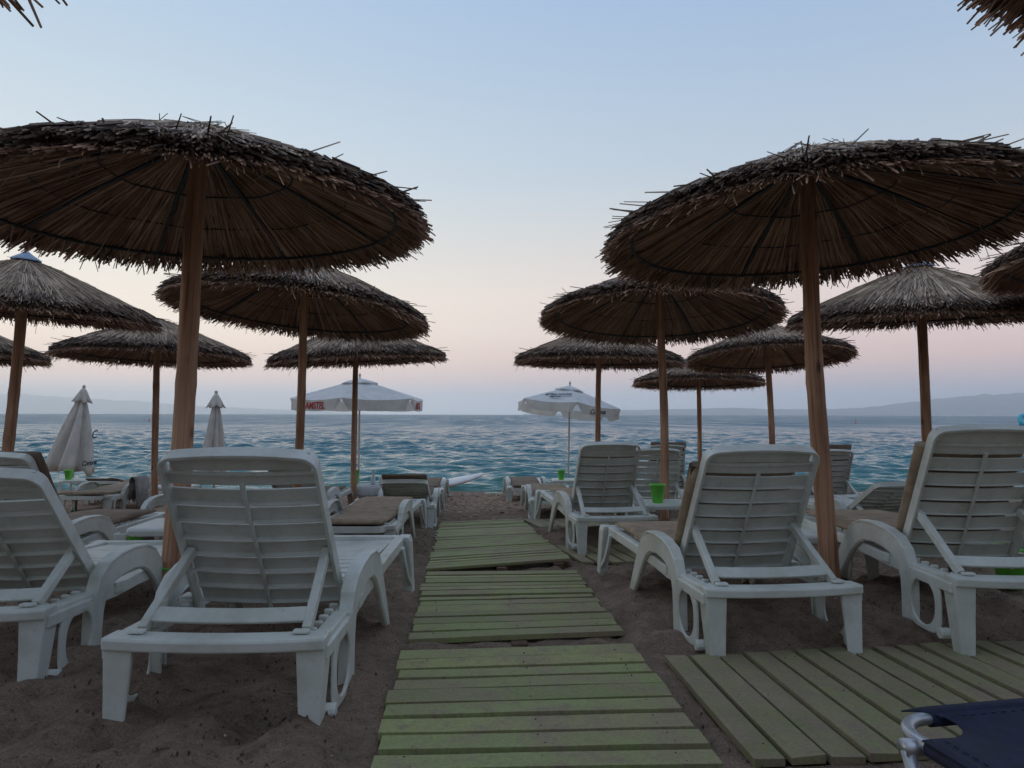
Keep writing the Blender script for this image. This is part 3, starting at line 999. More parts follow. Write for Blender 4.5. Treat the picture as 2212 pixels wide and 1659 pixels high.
def build_ground():
    def axis(lo, hi, fine0, fine1, step, grow=1.09):
        a = list(np.arange(fine0, fine1 + 1e-6, step))
        s = step
        while a[-1] < hi:
            s *= grow
            a.append(a[-1] + s)
        s = step
        while a[0] > lo:
            s *= grow
            a.insert(0, a[0] - s)
        return np.array(a)
    xs = axis(-420, 420, -3.4, 3.6, 0.028, 1.055)
    ys = axis(-160, 16.5, 1.1, 6.0, 0.026, 1.022)
    ys = np.concatenate([ys[ys < 30], np.array([40, 80, 200.0])])
    X, Y = np.meshgrid(xs, ys)
    Z = gbase(X, np.minimum(Y, 40))
    Z = np.where(Y < -2, 0.84 + 0.11 - 0.01 * (Y + 2), Z)
    fade = np.clip(1 - (np.hypot(X, Y - 4) - 6) / 14, 0.12, 1)
    N = 0.020 * vnoise(X * 1.1, Y * 1.1, 1) + 0.016 * vnoise(X * 2.7 + 9, Y * 2.7, 2) + 0.014 * vnoise(X * 6.1, Y * 6.1 + 4, 3) + 0.011 * vnoise(X * 13, Y * 13, 4) + 0.0055 * vnoise(X * 29, Y * 29, 5)
    # footprints: shallow hollows with a raised lip
    r = np.random.RandomState(5)
    F = np.zeros_like(X)
    for k in range(760):
        fx, fy = r.uniform(-4.5, 4.8), r.uniform(1.0, 9.5)
        if abs(fx) < 0.6 and r.rand() < 0.6:
            continue
        a = r.uniform(-0.6, 0.6)
        m = (np.abs(X - fx) < 0.4) & (np.abs(Y - fy) < 0.4)
        if not m.any():
            continue
        dx, dy = X[m] - fx, Y[m] - fy
        u = dx * math.cos(a) + dy * math.sin(a)
        v = -dx * math.sin(a) + dy * math.cos(a)
        d2 = (u / 0.055) ** 2 + (v / 0.115) ** 2
        F[m] += r.uniform(0.5, 1.2) * (-0.030 * np.exp(-d2 / 2) + 0.014 * np.exp(-((np.sqrt(d2) - 2.1) ** 2) / 0.5))
    r2 = np.random.RandomState(9)
    spots = [(-1.60, 3.38, .10), (1.665, 3.74, .10), (-2.0, 6.62, .10), (1.53, 7.15, .10)]
    for k, lx, ly, lz, yaw, th, i, lab in LOUNGERS:
        if ly > 6.5:
            continue
        cs, sn = math.cos(math.radians(yaw)), math.sin(math.radians(yaw))
        for ax, ay in ((-.29, 0), (.29, 0), (-.34, .32), (.34, .32), (-.34, 1.08), (.34, 1.08), (-.36, 1.70), (.36, 1.70)):
            spots.append((lx + ax * cs - ay * sn, ly + ax * sn + ay * cs, .055))
    for px_, py_, sg in spots:
        m = (np.abs(X - px_) < 0.5) & (np.abs(Y - py_) < 0.5)
        dx, dy = X[m] - px_ - r2.normal(0, .02), Y[m] - py_ - r2.normal(0, .02)
        d = np.sqrt(dx * dx + dy * dy) / sg
        F[m] += r2.uniform(0.5, 1.2) * (0.30 * sg * np.exp(-d * d / 2) - 0.16 * sg * np.exp(-(d - 2.6) ** 2))
    mask = np.ones_like(X)
    for c, h, n, mode, lab in PANELS:
        q = [c[0], c[1], c[3], c[2]]
        dd = np.full_like(X, -9.0)
        for a in range(4):
            (x0, y0), (x1, y1) = q[a], q[(a + 1) % 4]
            L = math.hypot(x1 - x0, y1 - y0)
            dd = np.maximum(dd, ((X - x0) * (y1 - y0) - (Y - y0) * (x1 - x0)) / L)
        k = np.clip((dd + 0.01) / 0.16, 0, 1)
        k = k * k * (3 - 2 * k)
        mask = np.minimum(mask, np.clip((dd + 0.03) / 0.12, 0, 1))
        base = slope(X, Y) - 0.004 + min(h) * 0.4
        Z = np.where(dd < 0.16, Z * k + base * (1 - k), Z)
        Z = Z - (0.055 if mode == 0 else 0.030) * np.clip(-(dd + 0.012) / 0.03, 0, 1)
    Z = Z + (N + F) * fade * (0.15 + 0.85 * mask) * np.where(Y > 12.5, 0.5, 1)
    Z = np.where(Y > 15.5, np.minimum(Z, -0.02 - 0.06 * (Y - 15.5)), Z)
    Z = np.maximum(Z, -3.0)
    n0, n1 = len(ys), len(xs)
    me = bpy.data.meshes.new('ground')
    verts = np.stack([X.ravel(), Y.ravel(), Z.ravel()], 1)
    idx = np.arange(n0 * n1).reshape(n0, n1)
    faces = np.stack([idx[:-1, :-1].ravel(), idx[:-1, 1:].ravel(), idx[1:, 1:].ravel(), idx[1:, :-1].ravel()], 1)
    me.from_pydata(verts.tolist(), [], faces.tolist())
    me.polygons.foreach_set('use_smooth', [True] * len(me.polygons))
    me.materials.append(M['sand'])
    o = put('ground', me)
    tag(o, 'trampled grey brown beach sand sloping down to the sea', None, None, 'structure')

    def gh(x, y):
        j = int(np.clip(np.searchsorted(xs, x) - 1, 0, n1 - 2))
        i = int(np.clip(np.searchsorted(ys, y) - 1, 0, n0 - 2))
        fx = (x - xs[j]) / (xs[j + 1] - xs[j])
        fy = (y - ys[i]) / (ys[i + 1] - ys[i])
        return float((Z[i, j] * (1 - fx) + Z[i, j + 1] * fx) * (1 - fy) + (Z[i + 1, j] * (1 - fx) + Z[i + 1, j + 1] * fx) * fy)
    return gh


# ------------------------------------------------------------------ boardwalk panels
# corner order: near-left, near-right, far-left, far-right (x, y); height above the sand slope; plank count; planks across (0) or along (1)
PANELS = [
    ([(-0.335, 1.55), (0.545, 1.57), (-0.432, 2.90), (0.505, 3.02)], (0.012, 0.012, 0.012, 0.012), 11, 0, 'wide green plank section of the boardwalk at the very front'),
    ([(-0.43, 3.06), (0.495, 3.19), (-0.572, 4.79), (0.425, 4.87)], (0.012, 0.016, 0.012, 0.010), 13, 0, 'second green boardwalk section, between the front one and the tilted one'),
    ([(-0.575, 4.90), (0.435, 5.13), (-0.69, 6.52), (0.27, 6.80)], (0.016, 0.055, 0.012, 0.03), 13, 0, 'tilted green boardwalk section with one lifted corner'),
    ([(-0.705, 6.60), (0.262, 6.88), (-0.82, 8.25), (0.115, 8.70)], (0.012, 0.022, 0.012, 0.016), 14, 0, 'last green boardwalk section towards the water'),
    ([(0.62, 1.88), (2.46, 2.10), (0.59, 2.85), (2.50, 3.15)], (0.006, 0.006, 0.004, 0.004), 17, 1, 'low green side deck at the lower right, planks running towards the sea'),
    ([(0.50, 5.24), (1.75, 5.40), (0.365, 6.20), (1.66, 6.42)], (0.012, 0.012, 0.010, 0.010), 11, 1, 'small green side deck under the foot of the nearest right lounger'),
    ([(0.30, 7.80), (2.6, 8.0), (0.12, 8.72), (2.5, 8.95)], (0.008, 0.008, 0.008, 0.008), 18, 1, 'farthest green side deck behind the upright loungers'),
]
for c, h, n, mode, lab in PANELS:
    cx = sum(p[0] for p in c) / 4
    cy = sum(p[1] for p in c) / 4
    DECKS.append((cx, cy, (max(p[0] for p in c) - min(p[0] for p in c)) / 2 - 0.06, (c[2][1] + c[3][1] - c[0][1] - c[1][1]) / 4 - 0.02))

gh = build_ground()


def build_panels():
    rnd = random.Random(4)
    for c, h, n, mode, lab in PANELS:
        pts = [Vector((p[0], p[1], slope(*p) + hh)) for p, hh in zip(c, h)]
        cen = sum(pts, Vector()) / 4
        o = empty('boardwalk_panel', cen)
        tag(o, lab, 'boardwalk', 'green painted plank sections')
        NL, NR, FL, FR = [p - cen for p in pts]

        def Q(u, v):
            return (NL * (1 - u) + NR * u) * (1 - v) + (FL * (1 - u) + FR * u) * v
        b = MB()
        for k in range(n):
            g = 0.09
            t0, t1 = (k + g + rnd.uniform(-.045, .05)) / n, (k + 1 - g + rnd.uniform(-.05, .045)) / n
            e0, e1 = rnd.uniform(-0.014, 0.012), 1 + rnd.uniform(-0.012, 0.014)
            dz = Vector((0, 0, rnd.uniform(-0.003, 0.003)))
            tw = rnd.uniform(-0.003, 0.003)
            rings = []
            for s in np.linspace(e0, e1, 6):
                w = [Q(s, t0), Q(s, t1)] if mode == 0 else [Q(t0, s), Q(t1, s)]
                jit = Vector((0, 0, rnd.uniform(-0.0012, 0.0012)))
                up = Vector((0, 0, 0.011))
                a, d = w
                rings.append([a - up + dz + jit, d - up + dz + jit, d + up + dz + jit + Vector((0, 0, tw)), a + up + dz + jit - Vector((0, 0, tw))])
            b.quadstrip(rings)
        if cen.y < 5.0:
            for k in range(n):
                for u in (0.10, 0.5, 0.90):
                    for dv in (0.28, 0.72):
                        if rnd.random() < 0.5:
                            continue
                        v = (k + dv + rnd.uniform(-.06, .06)) / n
                        uu = u + rnd.uniform(-.012, .012)
                        p = Q(uu, v) if mode == 0 else Q(v, uu)
                        ring = [[(p.x + q * math.cos(a), p.y + q * math.sin(a), p.z + zz) for a in (0, 1.05, 2.1, 3.15, 4.2, 5.25)] for q, zz in ((0.0027, 0.006), (0.0027, 0.0125), (0.0015, 0.0130))]
                        b.quadstrip(ring, mat=1)
        put('planking', b.mesh('planking', [M['deck_worn' if mode else 'deck'], M['nail']]), o, bevel=0.003, seg=2)
        for u in (0.10, 0.5, 0.90):
            b = MB()
            ends = [Q(u, -0.03), Q(u, 0.5), Q(u, 1.0)] if mode == 0 else [Q(0.0, u), Q(0.5, u), Q(1.0, u)]
            b.sweep([e - Vector((0, 0, 0.031)) for e in ends], 0.07 if mode == 0 else 0.06, 0.036, side=(1, 0, 0) if mode == 0 else (0, 1, 0))
            put('stringer', b.mesh('stringer', M['stringer']), o, bevel=0.003)


build_panels()

# ------------------------------------------------------------------ place loungers, cushions
LO = {}
for k, x, y, z, yaw, th, i, lab in LOUNGERS:
    LO[k] = (make_lounger(x, y, z, yaw, th, lab, TILT.get(k, 0.0)), th)
for k, lab, mt in [
    ('C', 'dark brown cushion on the half hidden lounger at far left', 'cushion_dark'),
    ('D', 'tan cushion on the nearest lounger right of the boardwalk', 'cushion'),
    ('E', 'tan cushion on the tall lounger at the right picture edge', 'cushion'),
    ('F', 'tan cushion on the upright lounger between the two narrow side decks', 'cushion'),
    ('H', 'brown cushion on the farthest upright lounger behind the pole and bucket', 'cushion_dark'),
    ('I', 'brown cushion sticking up above the lounger right of the thick right pole', 'cushion_dark'),
    ('L', 'tan pad on the flat lounger past the boardwalk end', 'cushion'),
    ('M', 'brown pad on the flat lounger nearest the water', 'cushion_dark'),
    ('N', 'beige pad on the flat lounger beside the middle of the boardwalk', 'cushion'),
    ('O', 'dark cushion on the half raised lounger left of the boardwalk end', 'cushion_dark'),
    ('P', 'dark pad on the flat lounger by the surfboard', 'cushion_dark'),
    ('Q', 'brown cushion on the lounger left of the cloth covered table', 'cushion_dark'),
    ('R', 'tan pad on the flat lounger behind the thick left pole', 'cushion'),
    ('S', 'tan pad on the lounger with the towel, left of a dark pole', 'cushion'),
    ('T', 'dark cushion on the farthest low lounger by the leaning closed parasol', 'cushion_dark'),
]:
    lo, th = LO[k]
    make_cushion(lo, th, lab, mt, {'I': .05, 'O': .05, 'Q': .05, 'H': .03, 'C': -.02, 'E': -.10, 'D': -.19, 'F': -.15}.get(k, 0.0), {'D': -.045, 'E': -.04, 'C': .04, 'H': .03}.get(k, 0.0))

# ------------------------------------------------------------------ umbrellas
UMB = [
    # base x,y ; canopy centre x,y,z ; normal x,y ; label ; variant ; cap ; pole radii
    (-1.60, 3.38, -1.664, 3.742, 2.69, -0.02, -0.01, 'big reed umbrella at left with leaning thick pole, over the bare lounger', 1, 0, .055, .044),
    (-2.00, 6.62, -2.00, 6.67, 2.63, 0.075, 0.075, 'reed umbrella tilted down to the right, just behind the big left one', 0, 0, .042, .036),
    (-2.12, 9.62, -2.127, 9.80, 2.43, -0.05, -0.03, 'reed umbrella over the cloth covered table, before the white parasol with red lettering', 2, 0, .040, .036),
    (-4.70, 9.40, -4.776, 9.49, 2.44, 0.01, 0.03, 'reed umbrella between the two closed parasols', 0, 0, .044, .040),
    (-4.86, 6.75, -4.72, 6.80, 2.65, 0.07, -0.03, 'reed umbrella at the left picture edge with a metal tip', 2, 1, .050, .046),
    (-7.55, 9.35, -7.55, 9.40, 2.45, 0.02, 0.02, 'reed umbrella of which only the right rim shows at the left edge', 1, 0, .045, .04),
    (1.665, 3.74, 1.744, 4.105, 2.715, -0.035, 0.045, 'big shaggy reed umbrella at right over the nearest right lounger', 1, 0, .050, .043),
    (1.53, 7.15, 1.495, 7.184, 2.66, 0.012, 0.10, 'reed umbrella tilted back to show its ribs, behind the big right one', 0, 0, .044, .038),
    (1.20, 10.1, 1.245, 10.18, 2.44, 0.02, 0.0, 'reed umbrella beside the open white parasol with dark lettering', 2, 0, .040, .036),
    (3.53, 13.4, 3.52, 13.44, 2.28, 0.01, 0.05, 'farthest reed umbrella, nearest the water at right', 0, 0, .044, .04),
    (3.90, 10.6, 3.86, 10.68, 2.53, -0.01, 0.11, 'reed umbrella tilted back, seen left of the thick right pole above the far loungers', 1, 0, .046, .042),
    (3.99, 6.80, 3.965, 6.88, 2.62, -0.02, -0.06, 'pale topped reed umbrella with metal tip at the right edge', 2, 1, .048, .042),
    (4.62, 4.65, 4.56, 4.70, 2.80, -0.05, 0.06, 'reed umbrella cut off at the right edge, only its left rim showing', 1, 0, .048, .042),
    (-1.80, 0.78, -1.80, 0.80, 2.865, 0.0, 0.0, 'reed umbrella showing only a few stems in the top left corner', 1, 0, .048, .042),
    (2.10, 1.08, 2.10, 1.10, 2.925, 0.0, 0.0, 'reed umbrella showing only its rim in the top right corner', 0, 0, .048, .042),
]
for i, (bx, by, cx, cy, cz, nx, ny, lab, var, cap, ra, rb) in enumerate(UMB):
    make_umbrella((bx, by, gh(bx, by)), (cx, cy, cz), (nx, ny), lab, var, cap, 1.7 * i, ra, rb, 50 + i)

# ------------------------------------------------------------------ tables and small things
T1 = make_table(-2.10, 4.50, 0.605, 4, 'white side table wedged between the two bare loungers at left')
T2 = make_table(1.83, 4.27, 0.610, -4, 'white side table behind the thick right pole, between the two right loungers')
T3 = make_table(1.45, 6.75, 0.470, 4, 'white side table holding the green bucket beside the tilted back umbrella pole')
T4 = make_table(-1.93, 9.95, 0.300, 0, 'side table under a white cloth beside the half raised lounger', 1.1)
T5 = make_table(-4.62, 9.85, 0.300, 0, 'white side table half hidden behind the thick left pole')
T6 = make_table(0.93, 12.5, 0.160, 0, 'white side table by the water with a bucket, at the pole of the open parasol')
T7 = make_table(-7.15, 11.9, 0.200, 0, 'white side table with a bucket at the leaning closed parasol')
make_bucket(1.36, 6.66, 0.832, 'green bucket on the table left of the tilted back umbrella pole', 1.15)
make_bucket(0.86, 12.40, 0.522, 'pale green bucket on the table by the water at the open parasol', 1.1)
make_bucket(-7.30, 11.75, 0.562, 'green bucket on the table at the leaning closed parasol', 1.05)
make_bucket(-2.155, 9.80, 0.670, 'lower green bucket left of the pole on the cloth covered table', 0.78)
make_bucket(-2.135, 9.80, 0.785, 'upper green bucket stacked on another, left of the pole on the cloth covered table', 0.66)
make_bucket(2.75, 3.95, gh(2.75, 3.95) - 0.005, 'dark green bucket in the sand under the tall right lounger', 1.5)
make_bucket(-1.62, 3.42, gh(-1.62, 3.42), 'green bucket in the sand under the table between the bare loungers', 1.0)
make_bucket(3.42, 6.75, gh(3.42, 6.75), 'green bucket in the sand under the half lowered bare lounger', 1.2)
make_bucket(-3.25, 6.18, gh(-3.25, 6.18) + 0.0, 'green bucket in the sand behind the thick left pole', 1.3)


def make_cloth():
    b = MB()
    s = 0.262
    rings = []
    n = 48
    rnd = random.Random(3)
    for z, e, wv in ((0.366, -0.20, 0), (0.3665, -0.02, 0), (0.362, 0.0, 0.0), (0.33, 0.006, 0.006), (0.27, 0.012, 0.014), (0.235, 0.014, 0.018)):
        ring = []
        for k in range(n):
            a = 2 * PI * k / n + PI / 4
            m = max(abs(math.cos(a)), abs(math.sin(a)))
            rr = (s + e) / m * (0.97 if m < 0.75 else 1)
            rr += wv * math.sin(k * 1.9) + wv * 0.5 * math.sin(k * 0.9 + 1)
            ring.append((rr * math.cos(a), rr * math.sin(a), z - (0.012 * math.sin(k * .7) if z < 0.25 else 0)))
        rings.append(ring)
    b.quadstrip(rings)
    o = put('tablecloth', b.mesh('tablecloth', M['canvas_white'], True), None, (-1.93, 9.95, 0.302))
    tag(o, 'white cloth draped over the side table by the half raised lounger', 'tablecloth')
    b = MB()
    b.lathe([(0.025, 0), (0.032, 0.004), (0.034, 0.06), (0.030, 0.10), (0.014, 0.15), (0.013, 0.20), (0.016, 0.205), (0.002, 0.206)], 14)
    o = put('bottle', b.mesh('bottle', M['glass'], True), None, (-1.94, 9.98, 0.67))
    tag(o, 'pale bottle standing on the white tablecloth right of the pole', 'bottle')
    b = MB()
    b.lathe([(0.028, 0), (0.036, 0.11), (0.033, 0.11), (0.025, 0.008), (0.002, 0.008)], 14)
    o = put('drinking_glass', b.mesh('drinking glass', M['glass'], True), None, (-1.80, 9.85, 0.67))
    tag(o, 'empty drinking glass at the right side of the white tablecloth', 'glass')


make_cloth()


def make_towel():
    b = MB()
    rings = []
    pr = [(-0.05, 0.16), (-0.055, 0.30), (-0.052, 0.43), (-0.02, 0.462), (0.02, 0.462), (0.05, 0.43), (0.062, 0.26), (0.066, 0.06)]
    rnd = random.Random(8)
    for i, (x, z) in enumerate(pr):
        a = []
        for k in range(9):
            y = 0.0 + 0.36 * k / 8
            a.append((x + 0.010 * math.sin(k * 1.7 + i), y, z + 0.006 * math.sin(k * 2.1)))
        rings.append(a)
    # give it thickness
    rr = [r + [(p[0] * 0.86, p[1], p[2] - 0.012) for p in r[::-1]] for r in rings]
    b.quadstrip(rr)
    o = put('towel', b.mesh('towel', M['towel'], True), None, (-5.50 + 0.385, 9.20 + 0.42, 0.335))
    tag(o, 'grey towel hung over the armrest of the lounger left of the dark pole', 'towel')


make_towel()


# ------------------------------------------------------------------ white parasols
def text_mesh(body, size, mat, shear=0.0, bold=0.0):
    cu = bpy.data.curves.new('lettering', 'FONT')
    cu.body = body
    cu.size = size
    cu.shear = shear
    cu.align_x = 'CENTER'
    cu.align_y = 'CENTER'
    cu.offset = bold
    cu.extrude = 0.0015
    tmp = bpy.data.objects.new('lettering', cu)
    COL.objects.link(tmp)
    dg = bpy.context.evaluated_depsgraph_get()
    me = bpy.data.meshes.new_from_object(tmp.evaluated_get(dg))
    bpy.data.objects.remove(tmp)
    me.materials.clear()
    me.materials.append(mat)
    return me


def frame_on(p, xdir, zdir):
    """matrix whose x runs along xdir and y along zdir, origin p"""
    x = Vector(xdir).normalized()
    y = (Vector(zdir) - x * Vector(zdir).dot(x)).normalized()
    z = x.cross(y)
    return Matrix(((x.x, y.x, z.x, p[0]), (x.y, y.y, z.y, p[1]), (x.z, y.z, z.z, p[2]), (0, 0, 0, 1)))


def open_parasol(base, zr, rise, R, rot, val, tilt, label, mats):
    o = empty('beach_parasol', base)
    tag(o, label, 'parasol', 'white canvas parasols')
    c = empty('canopy_frame', (0, 0, 0))
    bpy.data.objects.remove(c)
    n = 6
    H = zr - base[2]
    ang = [rot + 2 * PI * k / n for k in range(n)]
    T = Euler((tilt[0], tilt[1], 0)).to_matrix()

    def tr(p):
        q = T @ Vector((p[0], p[1], p[2] - H))
        return Vector((q.x, q.y, q.z + H))
    b = MB()
    # taut canopy panels, sagging a little between the ribs
    for k in range(n):
        a0, a1 = ang[k], ang[(k + 1) % n] if k < n - 1 else ang[0] + 2 * PI
        rows = []
        for f in np.linspace(0.10, 1.0, 6):
            row = []
            for g in np.linspace(0, 1, 7):
                p = Vector((math.cos(a0), math.sin(a0), 0)) * (1 - g) + Vector((math.cos(a1), math.sin(a1), 0)) * g
                sag = 0.035 * math.sin(PI * g) * f
                row.append(tr((p.x * R * f, p.y * R * f, H + rise * (1 - f) - sag)))
            rows.append(row)
        b.quadstrip(rows, closed=False, caps=False)
    me = b.mesh('parasol canopy', mats[0], True)
    can = put('canopy', me, o)
    # valance flaps hanging from every edge
    for k in range(n):
        a0, a1 = ang[k], ang[k] + 2 * PI / n
        b = MB()
        rows = []
        for f in (0, 0.35, 0.75, 1.0):
            row = []
            for g in np.linspace(0.02, 0.98, 13):
                p = Vector((math.cos(a0), math.sin(a0), 0)) * (1 - g) + Vector((math.cos(a1), math.sin(a1), 0)) * g
                edge = min(g, 1 - g)
                hh = val * f * (1 if edge > 0.10 else (0.25 + 0.75 * math.sqrt(max(edge - 0.02, 0) / 0.08)))
                inw = 0.028 * f * math.sin(g * 9 + k) * 0.5 + 0.05 * f * (1 if edge < .05 else 0)
                sag = 0.035 * math.sin(PI * g)
                row.append(tr((p.x * (R - inw), p.y * (R - inw), H - sag - hh)))
            rows.append(row)
        b.quadstrip(rows, closed=False, caps=False)
        v = put('valance', b.mesh('valance', mats[1], True), o)
    # vent cap
    b = MB()
    rings = []
    for f, z in ((0.27, -0.02), (0.18, 0.035), (0.03, 0.085)):
        rings.append([tr((R * f * math.cos(a), R * f * math.sin(a), H + rise * 0.80 + z + (0.02 * (i % 2) if f > .2 else 0))) for i, a in enumerate([rot + 2 * PI * k / 12 for k in range(12)])])
    b.quadstrip(rings, caps=False)
    vc = put('vent_cap', b.mesh('vent cap', mats[0], True), o)
    s3 = vc.modifiers.new('thick', 'SOLIDIFY')
    s3.thickness = 0.006
    b = MB()
    t = tr((0, 0, H + rise + 0.05))
    b.tube([(0, 0, -0.25), (t.x * .4, t.y * .4, H * .5), tuple(t)], 0.018, 10)
    b.lathe([(0.02, 0), (0.024, 0.02), (0.012, 0.05), (0.002, 0.06)], 10, tuple(t))
    put('pole', b.mesh('parasol pole', M['canvas'], True), o)
    for k in range(n):
        b = MB()
        a = ang[k]
        b.tube([tr((0.05 * math.cos(a), 0.05 * math.sin(a), H + rise * 0.93 - 0.02)), tr((R * 0.98 * math.cos(a), R * 0.98 * math.sin(a), H - 0.014))], 0.009, 6)
        b.tube([tr((0.03 * math.cos(a), 0.03 * math.sin(a), H - 0.02)), tr((R * 0.5 * math.cos(a), R * 0.5 * math.sin(a), H + rise * 0.5 - 0.02))], 0.007, 6)
        put('rib', b.mesh('parasol rib', M['canvas_beige']), o)

    def side(k, g, f, out=0.008):
        a0, a1 = ang[k], ang[k] + 2 * PI / n
        e0, e1 = Vector((math.cos(a0), math.sin(a0), 0)), Vector((math.cos(a1), math.sin(a1), 0))
        p = e0 * (1 - g) + e1 * g
        nrm = ((e0 + e1) / 2).normalized()
        return p, (e1 - e0).normalized(), nrm
    return o, ang, tr, H, side


D2R = math.radians
# parasol with red lettering
base = (-2.79, 13.0, gh(-2.79, 13.0))
oA, angA, trA, HA, sideA = open_parasol(base, 1.925, 0.37, 1.25, D2R(28), 0.19, (0.0, 0.0), 'open white parasol with red lettering on its valance', (M['canvas_white'], M['canvas']))


def valance_text(o, tr, H, side, k, g, body, size, mat, R, val, shear=0.25, bold=0.0, wx=1.0):
    p, along, nrm = side(k, g, 0.5)
    P0 = tr((p.x * R, p.y * R, H - 0.035 * math.sin(PI * g) - val * 0.52)) + nrm * 0.012
    me = text_mesh(body, size, mat, shear, bold)
    t = put('lettering', me, o)
    t.matrix_local = frame_on(P0, along, (0, 0, 1)) @ Matrix.Diagonal((wx, 1, 1, 1))
    return t


valance_text(oA, trA, HA, sideA, 3, 0.52, 'AMSTEL', 0.165, M['red_print'], 1.25, 0.19, 0.15, 0.004, 0.80)
valance_text(oA, trA, HA, sideA, 5, 0.42, 'AMSTEL', 0.165, M['red_print'], 1.25, 0.19, 0.15, 0.004, 0.80)
# parasol with dark script lettering, tipped towards the camera
base = (1.07, 13.6, gh(1.07, 13.6))
oB, angB, trB, HB, sideB = open_parasol(base, 1.83, 0.36, 1.05, D2R(35), 0.17, (D2R(-3), D2R(6)), 'open white parasol with dark lettering on its canopy', (M['canvas_white'], M['canvas']))
k = 3
p, along, nrm = sideB(k, 0.5, .5)
R = 1.05
for body, f, sz in (('Corona', 0.60, 0.17), ('Extra', 0.76, 0.10)):
    a = trB((p.x * R * f, p.y * R * f, HB + 0.36 * (1 - f) - 0.035 * f)) + Vector((0, 0, 0.030)) + nrm * 0.012
    upv = trB((p.x * R * 0.2, p.y * R * 0.2, HB + 0.36 * 0.8)) - trB((p.x * R, p.y * R, HB))
    t = put('lettering', text_mesh(body, sz, M['navy_print'], 0.35, 0.004), oB)
    t.matrix_local = frame_on(a, along, upv)
valance_text(oB, trB, HB, sideB, 4, 0.45, 'Corona', 0.12, M['navy_print'], 1.05, 0.17, 0.35, 0.002)


def closed_parasol(base, top, wid, fl, label, marks):
    base = Vector(base)
    top = Vector(top)
    o = empty('closed_parasol', base)
    tag(o, label, 'parasol', 'white canvas parasols')
    ax = top - base
    L = ax.length
    q = ax.to_track_quat('Z', 'Y').to_euler()
    b = MB()
    b.tube([(0, 0, -0.3), (0, 0, L)], 0.019, 10)
    b.lathe([(0.026, 0), (0.030, 0.025), (0.014, 0.045), (0.002, 0.05)], 10, (0, 0, L))
    put('pole', b.mesh('parasol pole', M['canvas'], True), o, (0, 0, 0), q)
    # hanging folds
    rnd = random.Random(int(wid * 1000))
    nf = 7
    n = nf * 8
    amp = [rnd.uniform(0.5, 1.0) for _ in range(nf)]
    low = [rnd.uniform(-0.16, 0.16) for _ in range(nf)]
    rings = []
    zb = L - fl
    for t in np.linspace(0, 1, 12):
        rr = 0.055 + (wid / 2 - 0.055) * (t ** 0.85)
        ring = []
        for k in range(n):
            a = 2 * PI * k / n
            j = int(k / 8)
            fold = abs(math.sin(a * nf / 2 + 1.3 * math.sin(t * 1.1)))
            r_ = rr * (0.50 + 0.60 * amp[j % nf] * fold) * (1 + 0.22 * t * math.cos(a - 2.9))
            z = L - 0.16 - (fl - 0.16) * t - (low[j % nf] * fold * t ** 3)
            ring.append((r_ * math.cos(a), r_ * math.sin(a) * 0.8, z))
        rings.append(ring)
    b = MB()
    b.quadstrip(rings, caps=False)
    cn = put('canopy', b.mesh('folded canopy', M['canvas'], True), o, (0, 0, 0), q)
    s = cn.modifiers.new('thick', 'SOLIDIFY')
    s.thickness = 0.006
    rings = []
    for t in np.linspace(0, 1, 6):
        rr = 0.03 + (0.165 - 0.03) * (t ** 0.8)
        ring = []
        for k in range(48):
            a = 2 * PI * k / 48
            r_ = rr * (0.82 + 0.22 * math.cos(a * 6) * t)
            ring.append((r_ * math.cos(a), r_ * math.sin(a), L - 0.01 - 0.24 * t - 0.02 * t * math.cos(a * 6)))
        rings.append(ring)
    b = MB()
    b.quadstrip(rings, caps=False)
    vc = put('vent_cap', b.mesh('vent cap', M['canvas'], True), o, (0, 0, 0), q)
    s = vc.modifiers.new('thick', 'SOLIDIFY')
    s.thickness = 0.006
    m = Euler(q).to_matrix().to_4x4()
    for body, size, x, y, z, shear in marks:
        t = put('lettering', text_mesh(body, size, M['navy_print'], shear, 0.003), o)
        t.matrix_local = m @ frame_on((x, y, L - z), (1, 0.12, 0.03), (0, 0, 1))
    return o


closed_parasol((-7.80, 12.6, gh(-7.80, 12.6)), (-7.57, 12.55, 2.11), 1.06, 1.46, 'closed white parasol leaning at left with dark lettering on its folds', [('C', 0.20, 0.03, -0.31, 0.80, 0.2), ('Corona', 0.12, -0.10, -0.40, 1.28, 0.3)])
closed_parasol((-5.26, 12.6, gh(-5.26, 12.6)), (-5.25, 12.6, 2.02), 0.66, 1.5, 'closed plain white parasol standing upright behind the nearest left lounger', [])


# ------------------------------------------------------------------ surfboard, folding bed, buoys
def make_board():
    b = MB()
    L = 2.1
    rings = []
    for t in np.linspace(0, 1, 22):
        w = 0.30 * (math.sin(PI * min(max(t * 0.93 + 0.05, 0), 1)) ** 0.55) * (1 - 0.35 * t ** 4)
        th = 0.075 * math.sin(PI * (0.08 + 0.88 * t)) ** 0.6
        z = 0.05 + 0.20 * max(0, t - 0.55) ** 1.6 * 2
        if t == 1:
            w, th = 0.01, 0.008
        ring = []
        for k in range(14):
            a = 2 * PI * k / 14
            ring.append((L * t, w * math.cos(a), z + th * math.sin(a)))
        rings.append(ring)
    b.quadstrip(rings)
    o = put('surfboard', b.mesh('surfboard', M['board'], True), None, (-2.30, 12.75, 0.235), (0, D2R(-3.0), D2R(32)))
    tag(o, 'white surfboard lying by the water with its pointed nose raised', 'surfboard')


make_board()


